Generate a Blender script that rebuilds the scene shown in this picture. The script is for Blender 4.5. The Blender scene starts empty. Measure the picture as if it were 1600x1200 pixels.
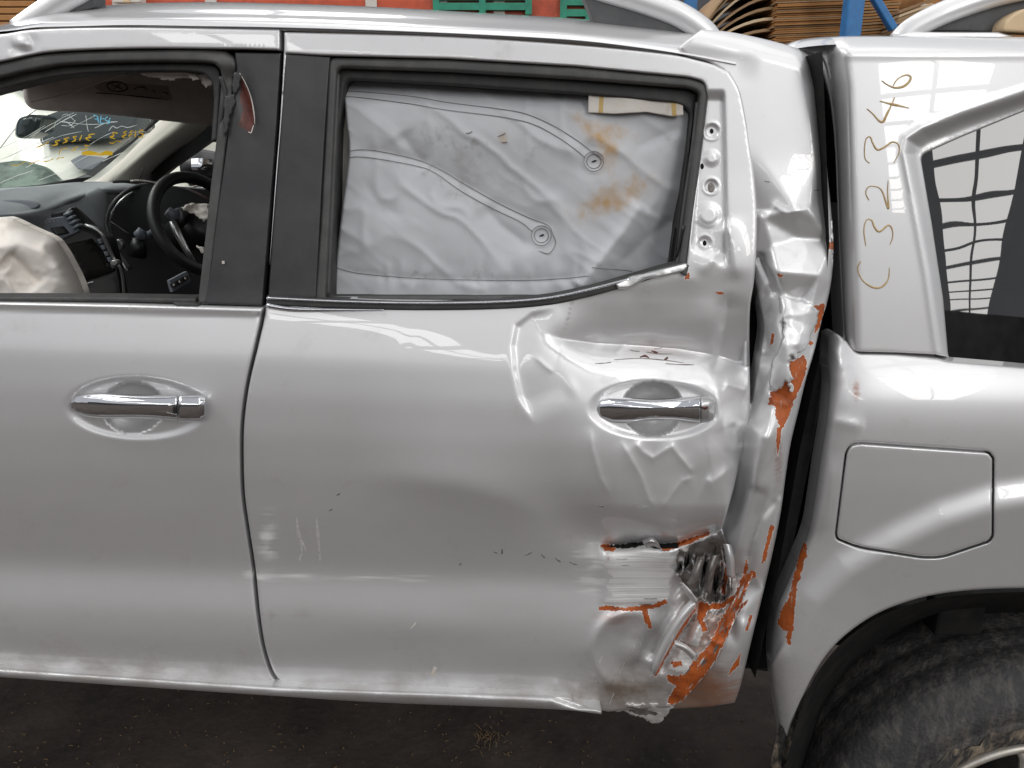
import bpy, math, random
import numpy as np
from mathutils import Vector, Matrix, geometry

random.seed(7)
RNG = np.random.default_rng(7)
S = bpy.context.scene
R = math.radians

# ------------------------------------------------------------------ camera
D, ZC, TH, F = 1.10, 1.52, R(17.0), 1210.0
cam = bpy.data.cameras.new("camera")
cam.sensor_width = 36.0
cam.lens = 36.0 * F / 1600.0
cam.clip_start, cam.clip_end = 0.02, 300.0
cam_o = bpy.data.objects.new("camera", cam)
S.collection.objects.link(cam_o)
cam_o.location = (0, -D, ZC)
cam_o.rotation_euler = (R(90) - TH, 0, 0)
S.camera = cam_o

# ------------------------------------------------------------------ world: dim light of the shed
W = bpy.data.worlds.new("World")
S.world = W
W.use_nodes = True
W.node_tree.nodes["Background"].inputs[0].default_value = (0.95, 0.975, 1.03, 1)
W.node_tree.nodes["Background"].inputs[1].default_value = 0.42

# ------------------------------------------------------------------ translucent roof sheets of the shed, as area lamps, plus one added strip
def lamp(name, loc, sx, sy, L, rot, colr=(1.0, 0.985, 0.955)):
    l = bpy.data.lights.new(name, "AREA")
    l.shape = "RECTANGLE"
    l.size, l.size_y = sx, sy
    l.energy = L * math.pi * sx * sy
    l.color = colr
    o = bpy.data.objects.new(name, l)
    S.collection.objects.link(o)
    o.location = loc
    o.rotation_euler = rot
    return o

AZ = R(27)
U = np.array([math.sin(AZ), -math.cos(AZ)])
V = np.array([math.cos(AZ), math.sin(AZ)])
ROOF_Z = 6.4
SKY_L = 1.15
FAR_L = 5.2
def strip(offset, s0, s1, pitch, gap, L, width=1.25, far=None):
    s = s0
    while s < s1:
        for c in (-0.5, 0.5):
            p = U * (s + pitch / 2) + V * (offset + c * (width + 0.16)) + np.array([0.0, 1.1])
            lamp("skylight_and_fill_lamp", (p[0], p[1], ROOF_Z), width, pitch - gap, L if s < 6.5 else (far or FAR_L), (0, 0, AZ))
        s += pitch
strip(0.9, -9.0, 40.0, 2.45, 0.42, SKY_L, 1.55)
strip(-5.0, -8.5, -1.0, 3.5, 0.5, 5.0)  # added fill strip, brightens the van and the cabin
strip(-9.0, -7.0, 28.0, 3.5, 0.5, SKY_L, 0.8, 4.2)
strip(11.0, -7.0, 28.0, 7.0, 0.5, SKY_L)

S.view_settings.view_transform = "Standard"
S.view_settings.look = "None"
S.view_settings.exposure = 0.54
S.view_settings.gamma = 1.0
S.cycles.max_bounces = 8
S.cycles.use_denoising = True

# ------------------------------------------------------------------ pixel rays -> points at their own depth
ct, st = math.cos(TH), math.sin(TH)
def PN(px, py, Y):
    px = np.asarray(px, float); py = np.asarray(py, float); Y = np.asarray(Y, float)
    a = (px - 800) / F
    b = (600 - py) / F
    k = (Y + D) / (ct + b * st)
    return np.stack([a * k, Y + 0 * a, ZC + (b * ct - st) * k], -1)
def P(px, py, Y):
    return Vector(PN(px, py, Y))

# ------------------------------------------------------------------ noise
def _h(ix, iy, seed):
    n = (ix * 374761393 + iy * 668265263 + seed * 974634777) & 0xFFFFFFFF
    n = ((n ^ (n >> 13)) * 1274126177) & 0xFFFFFFFF
    return ((n ^ (n >> 16)) & 0xFFFF) / 65535.0
def vn(x, y, seed=0):
    ix = np.floor(x).astype(np.int64); iy = np.floor(y).astype(np.int64)
    fx = x - ix; fy = y - iy
    fx = fx * fx * fx * (fx * (fx * 6 - 15) + 10); fy = fy * fy * fy * (fy * (fy * 6 - 15) + 10)
    a = _h(ix, iy, seed); b = _h(ix + 1, iy, seed); c = _h(ix, iy + 1, seed); d = _h(ix + 1, iy + 1, seed)
    return (a * (1 - fx) + b * fx) * (1 - fy) + (c * (1 - fx) + d * fx) * fy - 0.5
def fbm(x, y, seed=0, o=4):
    s = 0; a = 1.0
    for i in range(o):
        s = s + a * vn(x * 2 ** i, y * 2 ** i, seed + i)
        a *= 0.5
    return s

# ------------------------------------------------------------------ 2-D helpers
def cr(pts, step=5):
    p = [np.array(q, float) for q in pts]
    p = [2 * p[0] - p[1]] + p + [2 * p[-1] - p[-2]]
    out = []
    for i in range(1, len(p) - 2):
        n = max(1, int(np.linalg.norm((p[i + 1] - p[i])[:2]) / step))
        for k in range(n):
            t = k / n
            out.append(0.5 * (2 * p[i] + (p[i + 1] - p[i - 1]) * t + (2 * p[i - 1] - 5 * p[i] + 4 * p[i + 1] - p[i + 2]) * t * t
                              + (3 * p[i] - p[i - 1] - 3 * p[i + 1] + p[i + 2]) * t ** 3))
    out.append(p[-2])
    return [tuple(q) for q in out]
def rounded(pts, r, n=6):
    out = []
    m = len(pts)
    for i in range(m):
        rr = r[i] if isinstance(r, (list, tuple)) else r
        a, b, c = (np.array(pts[(i + k) % m], float) for k in (-1, 0, 1))
        if rr <= 0:
            out.append(tuple(b)); continue
        u = (a - b); v = (c - b)
        lu, lv = np.linalg.norm(u), np.linalg.norm(v)
        q = min(rr, lu * 0.49, lv * 0.49)
        p0, p1 = b + u / lu * q, b + v / lv * q
        for k in range(n + 1):
            t = k / n
            out.append(tuple((1 - t) ** 2 * p0 + 2 * t * (1 - t) * b + t * t * p1))
    return out
def ellipse(cx, cy, rx, ry, n=40, rot=0):
    c, s = math.cos(rot), math.sin(rot)
    return [(cx + rx * math.cos(a) * c - ry * math.sin(a) * s, cy + rx * math.cos(a) * s + ry * math.sin(a) * c)
            for a in (2 * math.pi * i / n for i in range(n))]
def subdiv(loop, step, closed=True):
    out = []
    n = len(loop)
    for i in range(n if closed else n - 1):
        a = np.array(loop[i]); b = np.array(loop[(i + 1) % n])
        d = np.linalg.norm(b - a)
        if d < 0.3: continue
        k = max(1, math.ceil(d / step))
        for j in range(k):
            out.append(tuple(a + (b - a) * j / k))
    if not closed: out.append(tuple(loop[-1]))
    return out
def inside(x, y, loop):
    L = np.array(loop)
    r = np.zeros(len(x), bool)
    n = len(L)
    for i in range(n):
        x0, y0 = L[i]; x1, y1 = L[(i + 1) % n]
        if y0 == y1: continue
        c = ((y0 > y) != (y1 > y)) & (x < (x1 - x0) * (y - y0) / (y1 - y0) + x0)
        r ^= c
    return r
def segdist(x, y, line, closed=True, signed=False):
    """distance to polyline; signed: + on the right-hand side when walking it on screen (y down); also arc fraction"""
    L = np.array(line, float)
    best = np.full(len(x), 1e9); arc = np.zeros(len(x)); sg = np.ones(len(x))
    n = len(L)
    tot = 0.0
    for i in range(n if closed else n - 1):
        a = L[i]; b = L[(i + 1) % n]
        dx, dy = b - a
        l2 = dx * dx + dy * dy
        if l2 == 0: continue
        t = np.clip(((x - a[0]) * dx + (y - a[1]) * dy) / l2, 0, 1)
        ex = x - a[0] - t * dx; ey = y - a[1] - t * dy
        d = np.hypot(ex, ey)
        m = d < best
        best = np.where(m, d, best)
        if signed:
            arc = np.where(m, tot + t * math.sqrt(l2), arc)
            sg = np.where(m, np.sign(dx * ey - dy * ex), sg)
        tot += math.sqrt(l2)
    if signed: return best, sg, arc / max(tot, 1e-9)
    return best

# depth features -----------------------------------------------------------
def gauss(x, y, cx, cy, sx, sy, amp, rot=0.0):
    c, s = math.cos(rot), math.sin(rot)
    u = (x - cx) * c + (y - cy) * s
    v = -(x - cx) * s + (y - cy) * c
    return amp * np.exp(-0.5 * ((u / sx) ** 2 + (v / sy) ** 2))
def crease(x, y, line, amp, wl, wr, ends=0.18, rnd=2.0):
    d, sg, t = segdist(x, y, line, False, True)
    w = np.where(sg > 0, wr, wl)
    e = np.clip(np.minimum(t, 1 - t) / max(ends, 1e-6), 0, 1) if ends > 0 else 1.0
    e = e * e * (3 - 2 * e) if ends > 0 else 1.0
    dd = np.sqrt(d * d + rnd * rnd) - rnd
    return amp * np.exp(-dd / w) * e
def step(x, y, line, amp, w, reach=60.0):
    d, sg, t = segdist(x, y, line, False, True)
    e = np.clip(np.minimum(t, 1 - t) / 0.2, 0, 1); e = e * e * (3 - 2 * e)
    return amp * e * 0.5 * (1 + np.tanh(sg * d / w)) * np.exp(-(np.maximum(sg, 0) * d / reach) ** 2)
def smooth01(a, b, x):
    t = np.clip((x - a) / (b - a), 0, 1)
    return t * t * (3 - 2 * t)

# ------------------------------------------------------------------ materials
def lin(r, g, b):
    f = lambda c: ((c / 255 + 0.055) / 1.055) ** 2.4 if c > 10 else c / 255 / 12.92
    return (f(r), f(g), f(b), 1)
def mat(name, base, rough=0.5, metal=0.0, coat=0.0, coat_r=0.03, spec=0.5, noise=None, bump=None, **kw):
    m = bpy.data.materials.new(name); m.use_nodes = True
    nt = m.node_tree; N = nt.nodes; Lk = nt.links
    b = N["Principled BSDF"]
    b.inputs["Base Color"].default_value = base
    b.inputs["Roughness"].default_value = rough
    b.inputs["Metallic"].default_value = metal
    b.inputs["Coat Weight"].default_value = coat
    b.inputs["Coat Roughness"].default_value = coat_r
    b.inputs["Specular IOR Level"].default_value = spec
    tc = N.new("ShaderNodeTexCoord")
    if noise:
        sc, c2, lo, hi = noise[:4]
        mp = N.new("ShaderNodeMapping"); Lk.new(tc.outputs["Object"], mp.inputs[0])
        if len(noise) > 4: mp.inputs["Scale"].default_value = noise[4]
        n = N.new("ShaderNodeTexNoise"); n.inputs["Scale"].default_value = sc; n.inputs["Detail"].default_value = 8
        n.inputs["Roughness"].default_value = 0.65
        Lk.new(mp.outputs[0], n.inputs["Vector"])
        rp = N.new("ShaderNodeMapRange"); rp.inputs[1].default_value = lo; rp.inputs[2].default_value = hi
        Lk.new(n.outputs["Fac"], rp.inputs[0])
        mx = N.new("ShaderNodeMix"); mx.data_type = "RGBA"
        mx.inputs[6].default_value = base; mx.inputs[7].default_value = c2
        Lk.new(rp.outputs[0], mx.inputs[0]); Lk.new(mx.outputs[2], b.inputs["Base Color"])
    if bump:
        sc, strength, dist = bump[:3]
        mp = N.new("ShaderNodeMapping"); Lk.new(tc.outputs["Object"], mp.inputs[0])
        if len(bump) > 3: mp.inputs["Scale"].default_value = bump[3]
        n = N.new("ShaderNodeTexNoise"); n.inputs["Scale"].default_value = sc; n.inputs["Detail"].default_value = 5
        Lk.new(mp.outputs[0], n.inputs["Vector"])
        bp = N.new("ShaderNodeBump"); bp.inputs["Strength"].default_value = strength; bp.inputs["Distance"].default_value = dist
        Lk.new(n.outputs["Fac"], bp.inputs["Height"]); Lk.new(bp.outputs[0], b.inputs["Normal"])
    for k, v in kw.items(): b.inputs[k].default_value = v
    return m

def wear_mat(name, base, scuff, dirt, rough, metal, coat, coat_r, scuff_r=0.62, streak=(1, 1, 1), flake=True, weave=None, stain=None):
    """paint / cloth that reads the painted wear attribute: R scuffed, G dirty, B stained"""
    m = mat(name, base, rough, metal, coat, coat_r)
    nt = m.node_tree; N = nt.nodes; Lk = nt.links; b = N["Principled BSDF"]
    at = N.new("ShaderNodeAttribute"); at.attribute_name = "wear"
    sp = N.new("ShaderNodeSeparateColor"); Lk.new(at.outputs["Color"], sp.inputs[0])
    tc = N.new("ShaderNodeTexCoord")
    mp = N.new("ShaderNodeMapping"); mp.inputs["Scale"].default_value = streak; Lk.new(tc.outputs["Object"], mp.inputs[0])
    n1 = N.new("ShaderNodeTexNoise"); n1.inputs["Scale"].default_value = 90; n1.inputs["Detail"].default_value = 6
    Lk.new(mp.outputs[0], n1.inputs["Vector"])
    n2 = N.new("ShaderNodeTexNoise"); n2.inputs["Scale"].default_value = 14; n2.inputs["Detail"].default_value = 9; n2.inputs["Roughness"].default_value = 0.7
    Lk.new(tc.outputs["Object"], n2.inputs["Vector"])
    def masked(src, noise_out, lo, hi):
        a = N.new("ShaderNodeMath"); a.operation = "ADD"; Lk.new(src, a.inputs[0]); Lk.new(noise_out, a.inputs[1])
        r = N.new("ShaderNodeMapRange"); r.inputs[1].default_value = lo; r.inputs[2].default_value = hi
        Lk.new(a.outputs[0], r.inputs[0])
        mlt = N.new("ShaderNodeMath"); mlt.operation = "MULTIPLY"; mlt.use_clamp = True
        g = N.new("ShaderNodeMath"); g.operation = "MULTIPLY"; g.inputs[1].default_value = 6; g.use_clamp = True
        Lk.new(src, g.inputs[0]); Lk.new(r.outputs[0], mlt.inputs[0]); Lk.new(g.outputs[0], mlt.inputs[1])
        return mlt.outputs[0]
    ms = masked(sp.outputs[0], n1.outputs["Fac"], 0.62, 1.15)
    md = masked(sp.outputs[1], n2.outputs["Fac"], 0.66, 1.35)
    mt = masked(sp.outputs[2], n1.outputs["Fac"], 0.42, 1.3)
    # general faint dust film
    dust = N.new("ShaderNodeMapRange"); dust.inputs[1].default_value = 0.35; dust.inputs[2].default_value = 0.8
    dust.inputs[3].default_value = 0.0; dust.inputs[4].default_value = 0.05
    Lk.new(n2.outputs["Fac"], dust.inputs[0])
    prev = None
    for fac, colr in ((dust.outputs[0], dirt), (ms, scuff), (md, dirt), (mt, stain or dirt)):
        mx = N.new("ShaderNodeMix"); mx.data_type = "RGBA"
        Lk.new(fac, mx.inputs[0])
        if prev is None: mx.inputs[6].default_value = base
        else: Lk.new(prev, mx.inputs[6])
        mx.inputs[7].default_value = colr
        prev = mx.outputs[2]
    Lk.new(prev, b.inputs["Base Color"])
    mxm = N.new("ShaderNodeMath"); mxm.operation = "MAXIMUM"; Lk.new(ms, mxm.inputs[0]); Lk.new(md, mxm.inputs[1])
    def ramp(sock, v0, v1):
        r = N.new("ShaderNodeMapRange"); r.inputs[3].default_value = v0; r.inputs[4].default_value = v1
        Lk.new(mxm.outputs[0], r.inputs[0]); Lk.new(r.outputs[0], b.inputs[sock])
    ramp("Roughness", rough, scuff_r)
    ramp("Metallic", metal, 0.1)
    if coat > 0: ramp("Coat Weight", coat, 0.05)
    if weave:
        bp = N.new("ShaderNodeBump"); bp.inputs["Strength"].default_value = weave[1]; bp.inputs["Distance"].default_value = weave[2]
        n3 = N.new("ShaderNodeTexNoise"); n3.inputs["Scale"].default_value = weave[0]; n3.inputs["Detail"].default_value = 6
        Lk.new(tc.outputs["Object"], n3.inputs["Vector"])
        Lk.new(n3.outputs["Fac"], bp.inputs["Height"]); Lk.new(bp.outputs[0], b.inputs["Normal"])
    return m

M = {}
M["paint"] = wear_mat("silver_paint", (0.675, 0.672, 0.676, 1), (0.74, 0.73, 0.72, 1), lin(120, 108, 98), 0.44, 0.55, 1.0, 0.012,
                      streak=(0.15, 1, 2.2), stain=lin(150, 84, 40), weave=(900, 0.03, 0.0003))
M["primer"] = mat("orange_primer", lin(180, 90, 32), 0.55, noise=(22, lin(124, 54, 20), 0.44, 0.68), bump=(160, 0.5, 0.002))
def primer_mat():
    m = M["primer"]; N = m.node_tree.nodes; Lk = m.node_tree.links; b = N["Principled BSDF"]
    src = b.inputs["Base Color"].links[0].from_socket
    tc = N.new("ShaderNodeTexCoord"); mp = N.new("ShaderNodeMapping"); mp.inputs["Rotation"].default_value = (0, R(-28), 0); mp.inputs["Scale"].default_value = (5, 1, 0.5)
    Lk.new(tc.outputs["Object"], mp.inputs[0])
    n = N.new("ShaderNodeTexNoise"); n.inputs["Scale"].default_value = 70; n.inputs["Detail"].default_value = 7; n.inputs["Roughness"].default_value = 0.7
    Lk.new(mp.outputs[0], n.inputs["Vector"])
    prev = src
    for lo, hi, c in ((0.60, 0.66, (0.40, 0.33, 0.27, 1)), (0.34, 0.29, (0.12, 0.05, 0.025, 1))):
        r = N.new("ShaderNodeMapRange"); r.inputs[1].default_value = lo; r.inputs[2].default_value = hi
        Lk.new(n.outputs["Fac"], r.inputs[0])
        mx = N.new("ShaderNodeMix"); mx.data_type = "RGBA"; Lk.new(r.outputs[0], mx.inputs[0]); Lk.new(prev, mx.inputs[6]); mx.inputs[7].default_value = c
        prev = mx.outputs[2]
    Lk.new(prev, b.inputs["Base Color"])
primer_mat()
M["rust"] = mat("red_rust", lin(96, 44, 32), 0.42, noise=(60, lin(54, 26, 22), 0.4, 0.7), bump=(120, 0.5, 0.002))
M["bare"] = mat("bare_scraped_metal", (0.72, 0.71, 0.70, 1), 0.5, 0.45, noise=(60, (0.46, 0.44, 0.43, 1), 0.45, 0.75, (0.06, 1, 3)), bump=(90, 0.35, 0.002, (0.05, 1, 4)))
M["crushed"] = mat("crushed_dark_metal", (0.30, 0.285, 0.275, 1), 0.42, 0.6, noise=(40, (0.09, 0.075, 0.065, 1), 0.42, 0.68), bump=(70, 0.6, 0.003))
M["trim"] = mat("black_pillar_film", (0.022, 0.022, 0.024, 1), 0.42, noise=(12, (0.046, 0.044, 0.043, 1), 0.4, 0.75), bump=(900, 0.06, 0.0005))
M["rubber"] = mat("black_rubber", (0.028, 0.028, 0.028, 1), 0.62, noise=(30, (0.06, 0.058, 0.055, 1), 0.45, 0.75))
M["seal"] = mat("grey_rubber_seal", (0.05, 0.049, 0.048, 1), 0.5, noise=(25, (0.09, 0.087, 0.084, 1), 0.45, 0.8))
M["dark"] = mat("dark_parts_and_cavity_shade", (0.008, 0.008, 0.008, 1), 0.8, spec=0.15, noise=(18, (0.02, 0.018, 0.017, 1), 0.4, 0.7))  # near-black for dark parts, and for the shade in gaps and tears
M["chrome"] = mat("chrome", (0.66, 0.67, 0.69, 1), 0.05, 1.0, noise=(40, (0.6, 0.6, 0.61, 1), 0.5, 0.8))
M["tint"] = mat("tinted_canopy_glass", (0.004, 0.004, 0.004, 1), 0.012, 0.0, spec=0.8, noise=(30, (0.012, 0.011, 0.010, 1), 0.45, 0.8))
M["bag"] = wear_mat("grey_airbag_cloth", (0.50, 0.51, 0.53, 1), (0.23, 0.22, 0.215, 1), (0.14, 0.115, 0.095, 1), 0.55, 0.0, 0.0, 0.1,
                    scuff_r=0.7, weave=(260, 0.10, 0.0012), stain=lin(178, 146, 104))
M["cream"] = mat("cream_airbag_cloth", lin(244, 238, 230), 0.75, noise=(7, lin(226, 214, 202), 0.5, 0.75), bump=(40, 0.2, 0.003))
M["thread"] = mat("dark_thread", lin(112, 108, 108), 0.8)
M["label"] = mat("white_label", lin(206, 200, 192), 0.6, noise=(30, lin(190, 176, 160), 0.5, 0.75))
M["yellow"] = mat("ochre_tape", lin(190, 160, 100), 0.6)
M["marker"] = mat("ochre_marker_ink", lin(176, 146, 92), 0.5, noise=(90, lin(205, 188, 150), 0.45, 0.7))
M["ink"] = mat("yellow_window_marker", lin(196, 158, 40), 0.6)
M["inkblue"] = mat("blue_window_marker", lin(120, 190, 215), 0.6)
M["tyre"] = mat("muddy_tyre_rubber", (0.034, 0.033, 0.034, 1), 0.7, noise=(34, (0.13, 0.115, 0.10, 1), 0.46, 0.78, (1.5, 1, 0.5)), bump=(120, 0.8, 0.004))
M["mud"] = mat("dried_mud", (0.04, 0.038, 0.036, 1), 0.9, noise=(26, lin(142, 128, 110), 0.46, 0.60, (1.5, 1, 0.5)), bump=(60, 0.6, 0.004))
M["rim"] = mat("dusty_silver_rim", lin(196, 192, 184), 0.4, 0.6, noise=(16, lin(160, 148, 132), 0.45, 0.8))
M["dash"] = mat("grey_dash_plastic", lin(150, 156, 160), 0.62, noise=(25, lin(166, 168, 168), 0.4, 0.8), bump=(500, 0.25, 0.001))
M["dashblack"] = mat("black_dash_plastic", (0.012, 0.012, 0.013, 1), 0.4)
M["dashgrey"] = mat("mid_grey_switch_plastic", lin(112, 118, 126), 0.5)
M["screen"] = mat("dead_screen", (0.012, 0.011, 0.010, 1), 0.12)
M["satin"] = mat("satin_silver_trim", lin(196, 196, 196), 0.3, 0.8)
M["beige"] = mat("beige_pillar_cover", lin(205, 200, 188), 0.7, bump=(300, 0.15, 0.001))
M["visor"] = mat("grey_brown_visor_cloth", lin(196, 188, 184), 0.8, noise=(20, lin(176, 168, 164), 0.4, 0.7), bump=(300, 0.2, 0.001))
M["visorlabel"] = mat("visor_warning_label", lin(150, 140, 134), 0.7)
M["visorprint"] = mat("visor_label_print", lin(40, 36, 36), 0.7)
M["leather"] = mat("black_wheel_leather", (0.025, 0.025, 0.026, 1), 0.45, bump=(400, 0.2, 0.001))
M["card"] = mat("brown_cardboard", lin(176, 128, 78), 0.85, noise=(6, lin(146, 98, 52), 0.35, 0.7))
M["card2"] = mat("grey_brown_cardboard", lin(168, 138, 104), 0.85, noise=(6, lin(138, 110, 80), 0.35, 0.7))
M["card3"] = mat("pale_cardboard", lin(214, 192, 160), 0.85, noise=(6, lin(196, 170, 134), 0.35, 0.7))
M["blue"] = mat("blue_rack_enamel", lin(48, 118, 178), 0.45, noise=(14, lin(36, 90, 140), 0.45, 0.8))
M["orange"] = mat("orange_rack_enamel", lin(196, 84, 52), 0.5, noise=(14, lin(150, 62, 40), 0.45, 0.8))
M["green_reflection"] = mat("grey_green_reflection", lin(112, 132, 118), 0.5, noise=(9, lin(40, 62, 52), 0.42, 0.62))
M["green"] = mat("green_crate_enamel", lin(40, 140, 112), 0.5, noise=(14, lin(28, 98, 80), 0.45, 0.8))
M["white"] = mat("white_van_paint", lin(240, 241, 230), 0.35, 0.0, 0.6, noise=(3, lin(206, 206, 190), 0.4, 0.8))
M["vanglass"] = mat("van_dark_glass", lin(48, 56, 56), 0.08)
M["greyplastic"] = mat("grey_rail_plastic", lin(74, 75, 77), 0.55, noise=(30, lin(92, 92, 92), 0.4, 0.8))
M["wallp"] = mat("shed_wall_sheet", lin(98, 98, 100), 0.8, noise=(2, lin(74, 74, 77), 0.4, 0.7))
M["strawm"] = mat("dry_straw", lin(120, 98, 70), 0.9)

def floor_mat():
    m = mat("dirty_concrete", (0.11, 0.10, 0.09, 1), 0.85)
    nt = m.node_tree; N = nt.nodes; Lk = nt.links; b = N["Principled BSDF"]
    tc = N.new("ShaderNodeTexCoord")
    a = N.new("ShaderNodeTexNoise"); a.inputs["Scale"].default_value = 3.2; a.inputs["Detail"].default_value = 10; a.inputs["Roughness"].default_value = 0.7
    c = N.new("ShaderNodeTexNoise"); c.inputs["Scale"].default_value = 45; c.inputs["Detail"].default_value = 6
    Lk.new(tc.outputs["Object"], a.inputs["Vector"]); Lk.new(tc.outputs["Object"], c.inputs["Vector"])
    r1 = N.new("ShaderNodeValToRGB")
    r1.color_ramp.elements[0].position = 0.34; r1.color_ramp.elements[0].color = (0.026, 0.020, 0.017, 1)
    r1.color_ramp.elements[1].position = 0.70; r1.color_ramp.elements[1].color = (0.10, 0.078, 0.066, 1)
    Lk.new(a.outputs["Fac"], r1.inputs[0])
    r2 = N.new("ShaderNodeMapRange"); r2.inputs[1].default_value = 0.60; r2.inputs[2].default_value = 0.74; r2.inputs[4].default_value = 0.4
    Lk.new(c.outputs["Fac"], r2.inputs[0])
    mx = N.new("ShaderNodeMix"); mx.data_type = "RGBA"; mx.inputs[7].default_value = (0.14, 0.115, 0.095, 1)
    Lk.new(r2.outputs[0], mx.inputs[0]); Lk.new(r1.outputs[0], mx.inputs[6]); Lk.new(mx.outputs[2], b.inputs["Base Color"])
    bp = N.new("ShaderNodeBump"); bp.inputs["Strength"].default_value = 0.4; bp.inputs["Distance"].default_value = 0.01
    Lk.new(c.outputs["Fac"], bp.inputs["Height"]); Lk.new(bp.outputs[0], b.inputs["Normal"])
    return m
M["floor"] = floor_mat()

def glass_mat():
    m = bpy.data.materials.new("cracked_windscreen_glass"); m.use_nodes = True
    nt = m.node_tree; N = nt.nodes; Lk = nt.links
    N.remove(N["Principled BSDF"])
    t = N.new("ShaderNodeBsdfTransparent"); t.inputs[0].default_value = (0.93, 0.97, 0.95, 1)
    g = N.new("ShaderNodeBsdfGlossy"); g.inputs["Roughness"].default_value = 0.02
    fr = N.new("ShaderNodeFresnel"); fr.inputs[0].default_value = 1.45
    mx = N.new("ShaderNodeMixShader")
    Lk.new(fr.outputs[0], mx.inputs[0]); Lk.new(t.outputs[0], mx.inputs[1]); Lk.new(g.outputs[0], mx.inputs[2])
    Lk.new(mx.outputs[0], N["Material Output"].inputs[0])
    return m
M["glass"] = glass_mat()
def thin_mat(name, c):
    m = bpy.data.materials.new(name); m.use_nodes = True
    N = m.node_tree.nodes; Lk = m.node_tree.links
    b = N["Principled BSDF"]; b.inputs["Base Color"].default_value = c; b.inputs["Roughness"].default_value = 0.5
    t = N.new("ShaderNodeBsdfTranslucent"); t.inputs[0].default_value = c
    mx = N.new("ShaderNodeMixShader"); mx.inputs[0].default_value = 0.6
    Lk.new(b.outputs[0], mx.inputs[1]); Lk.new(t.outputs[0], mx.inputs[2]); Lk.new(mx.outputs[0], N["Material Output"].inputs[0])
    return m
M["crack"] = thin_mat("white_crack_line", (0.9, 0.93, 0.91, 1))
M["ink"] = thin_mat("yellow_window_marker", lin(222, 180, 50))
M["inkblue"] = thin_mat("blue_window_marker", lin(130, 205, 235))

# ------------------------------------------------------------------ object builders
def thing(name, label, cat, loc, group=None):
    o = bpy.data.objects.new(name, None)
    S.collection.objects.link(o)
    o.location = loc; o["label"] = label; o["category"] = cat
    o.empty_display_size = 0.1
    if group: o["group"] = group
    return o
def mk(name, verts, faces, mats, parent=None, smooth=True, midx=None, wear=None, label=None, kind=None):
    me = bpy.data.meshes.new(name)
    verts = np.asarray(verts, float)
    me.from_pydata(verts.tolist(), [], faces)
    ms = mats if isinstance(mats, (list, tuple)) else [mats]
    for m in ms: me.materials.append(M[m])
    if midx is not None: me.polygons.foreach_set("material_index", np.asarray(midx, np.int32))
    me.polygons.foreach_set("use_smooth", np.full(len(me.polygons), bool(smooth)))
    if wear is not None:
        at = me.color_attributes.new("wear", "FLOAT_COLOR", "POINT")
        w = np.ones((len(verts), 4)); w[:, :3] = wear
        at.data.foreach_set("color", w.ravel())
    me.update()
    o = bpy.data.objects.new(name, me)
    S.collection.objects.link(o)
    if parent is not None:
        o.parent = parent
        o.matrix_parent_inverse = Matrix.Translation(-Vector(parent.location))
    if label: o["label"] = label
    if kind: o["kind"] = kind
    return o

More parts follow.
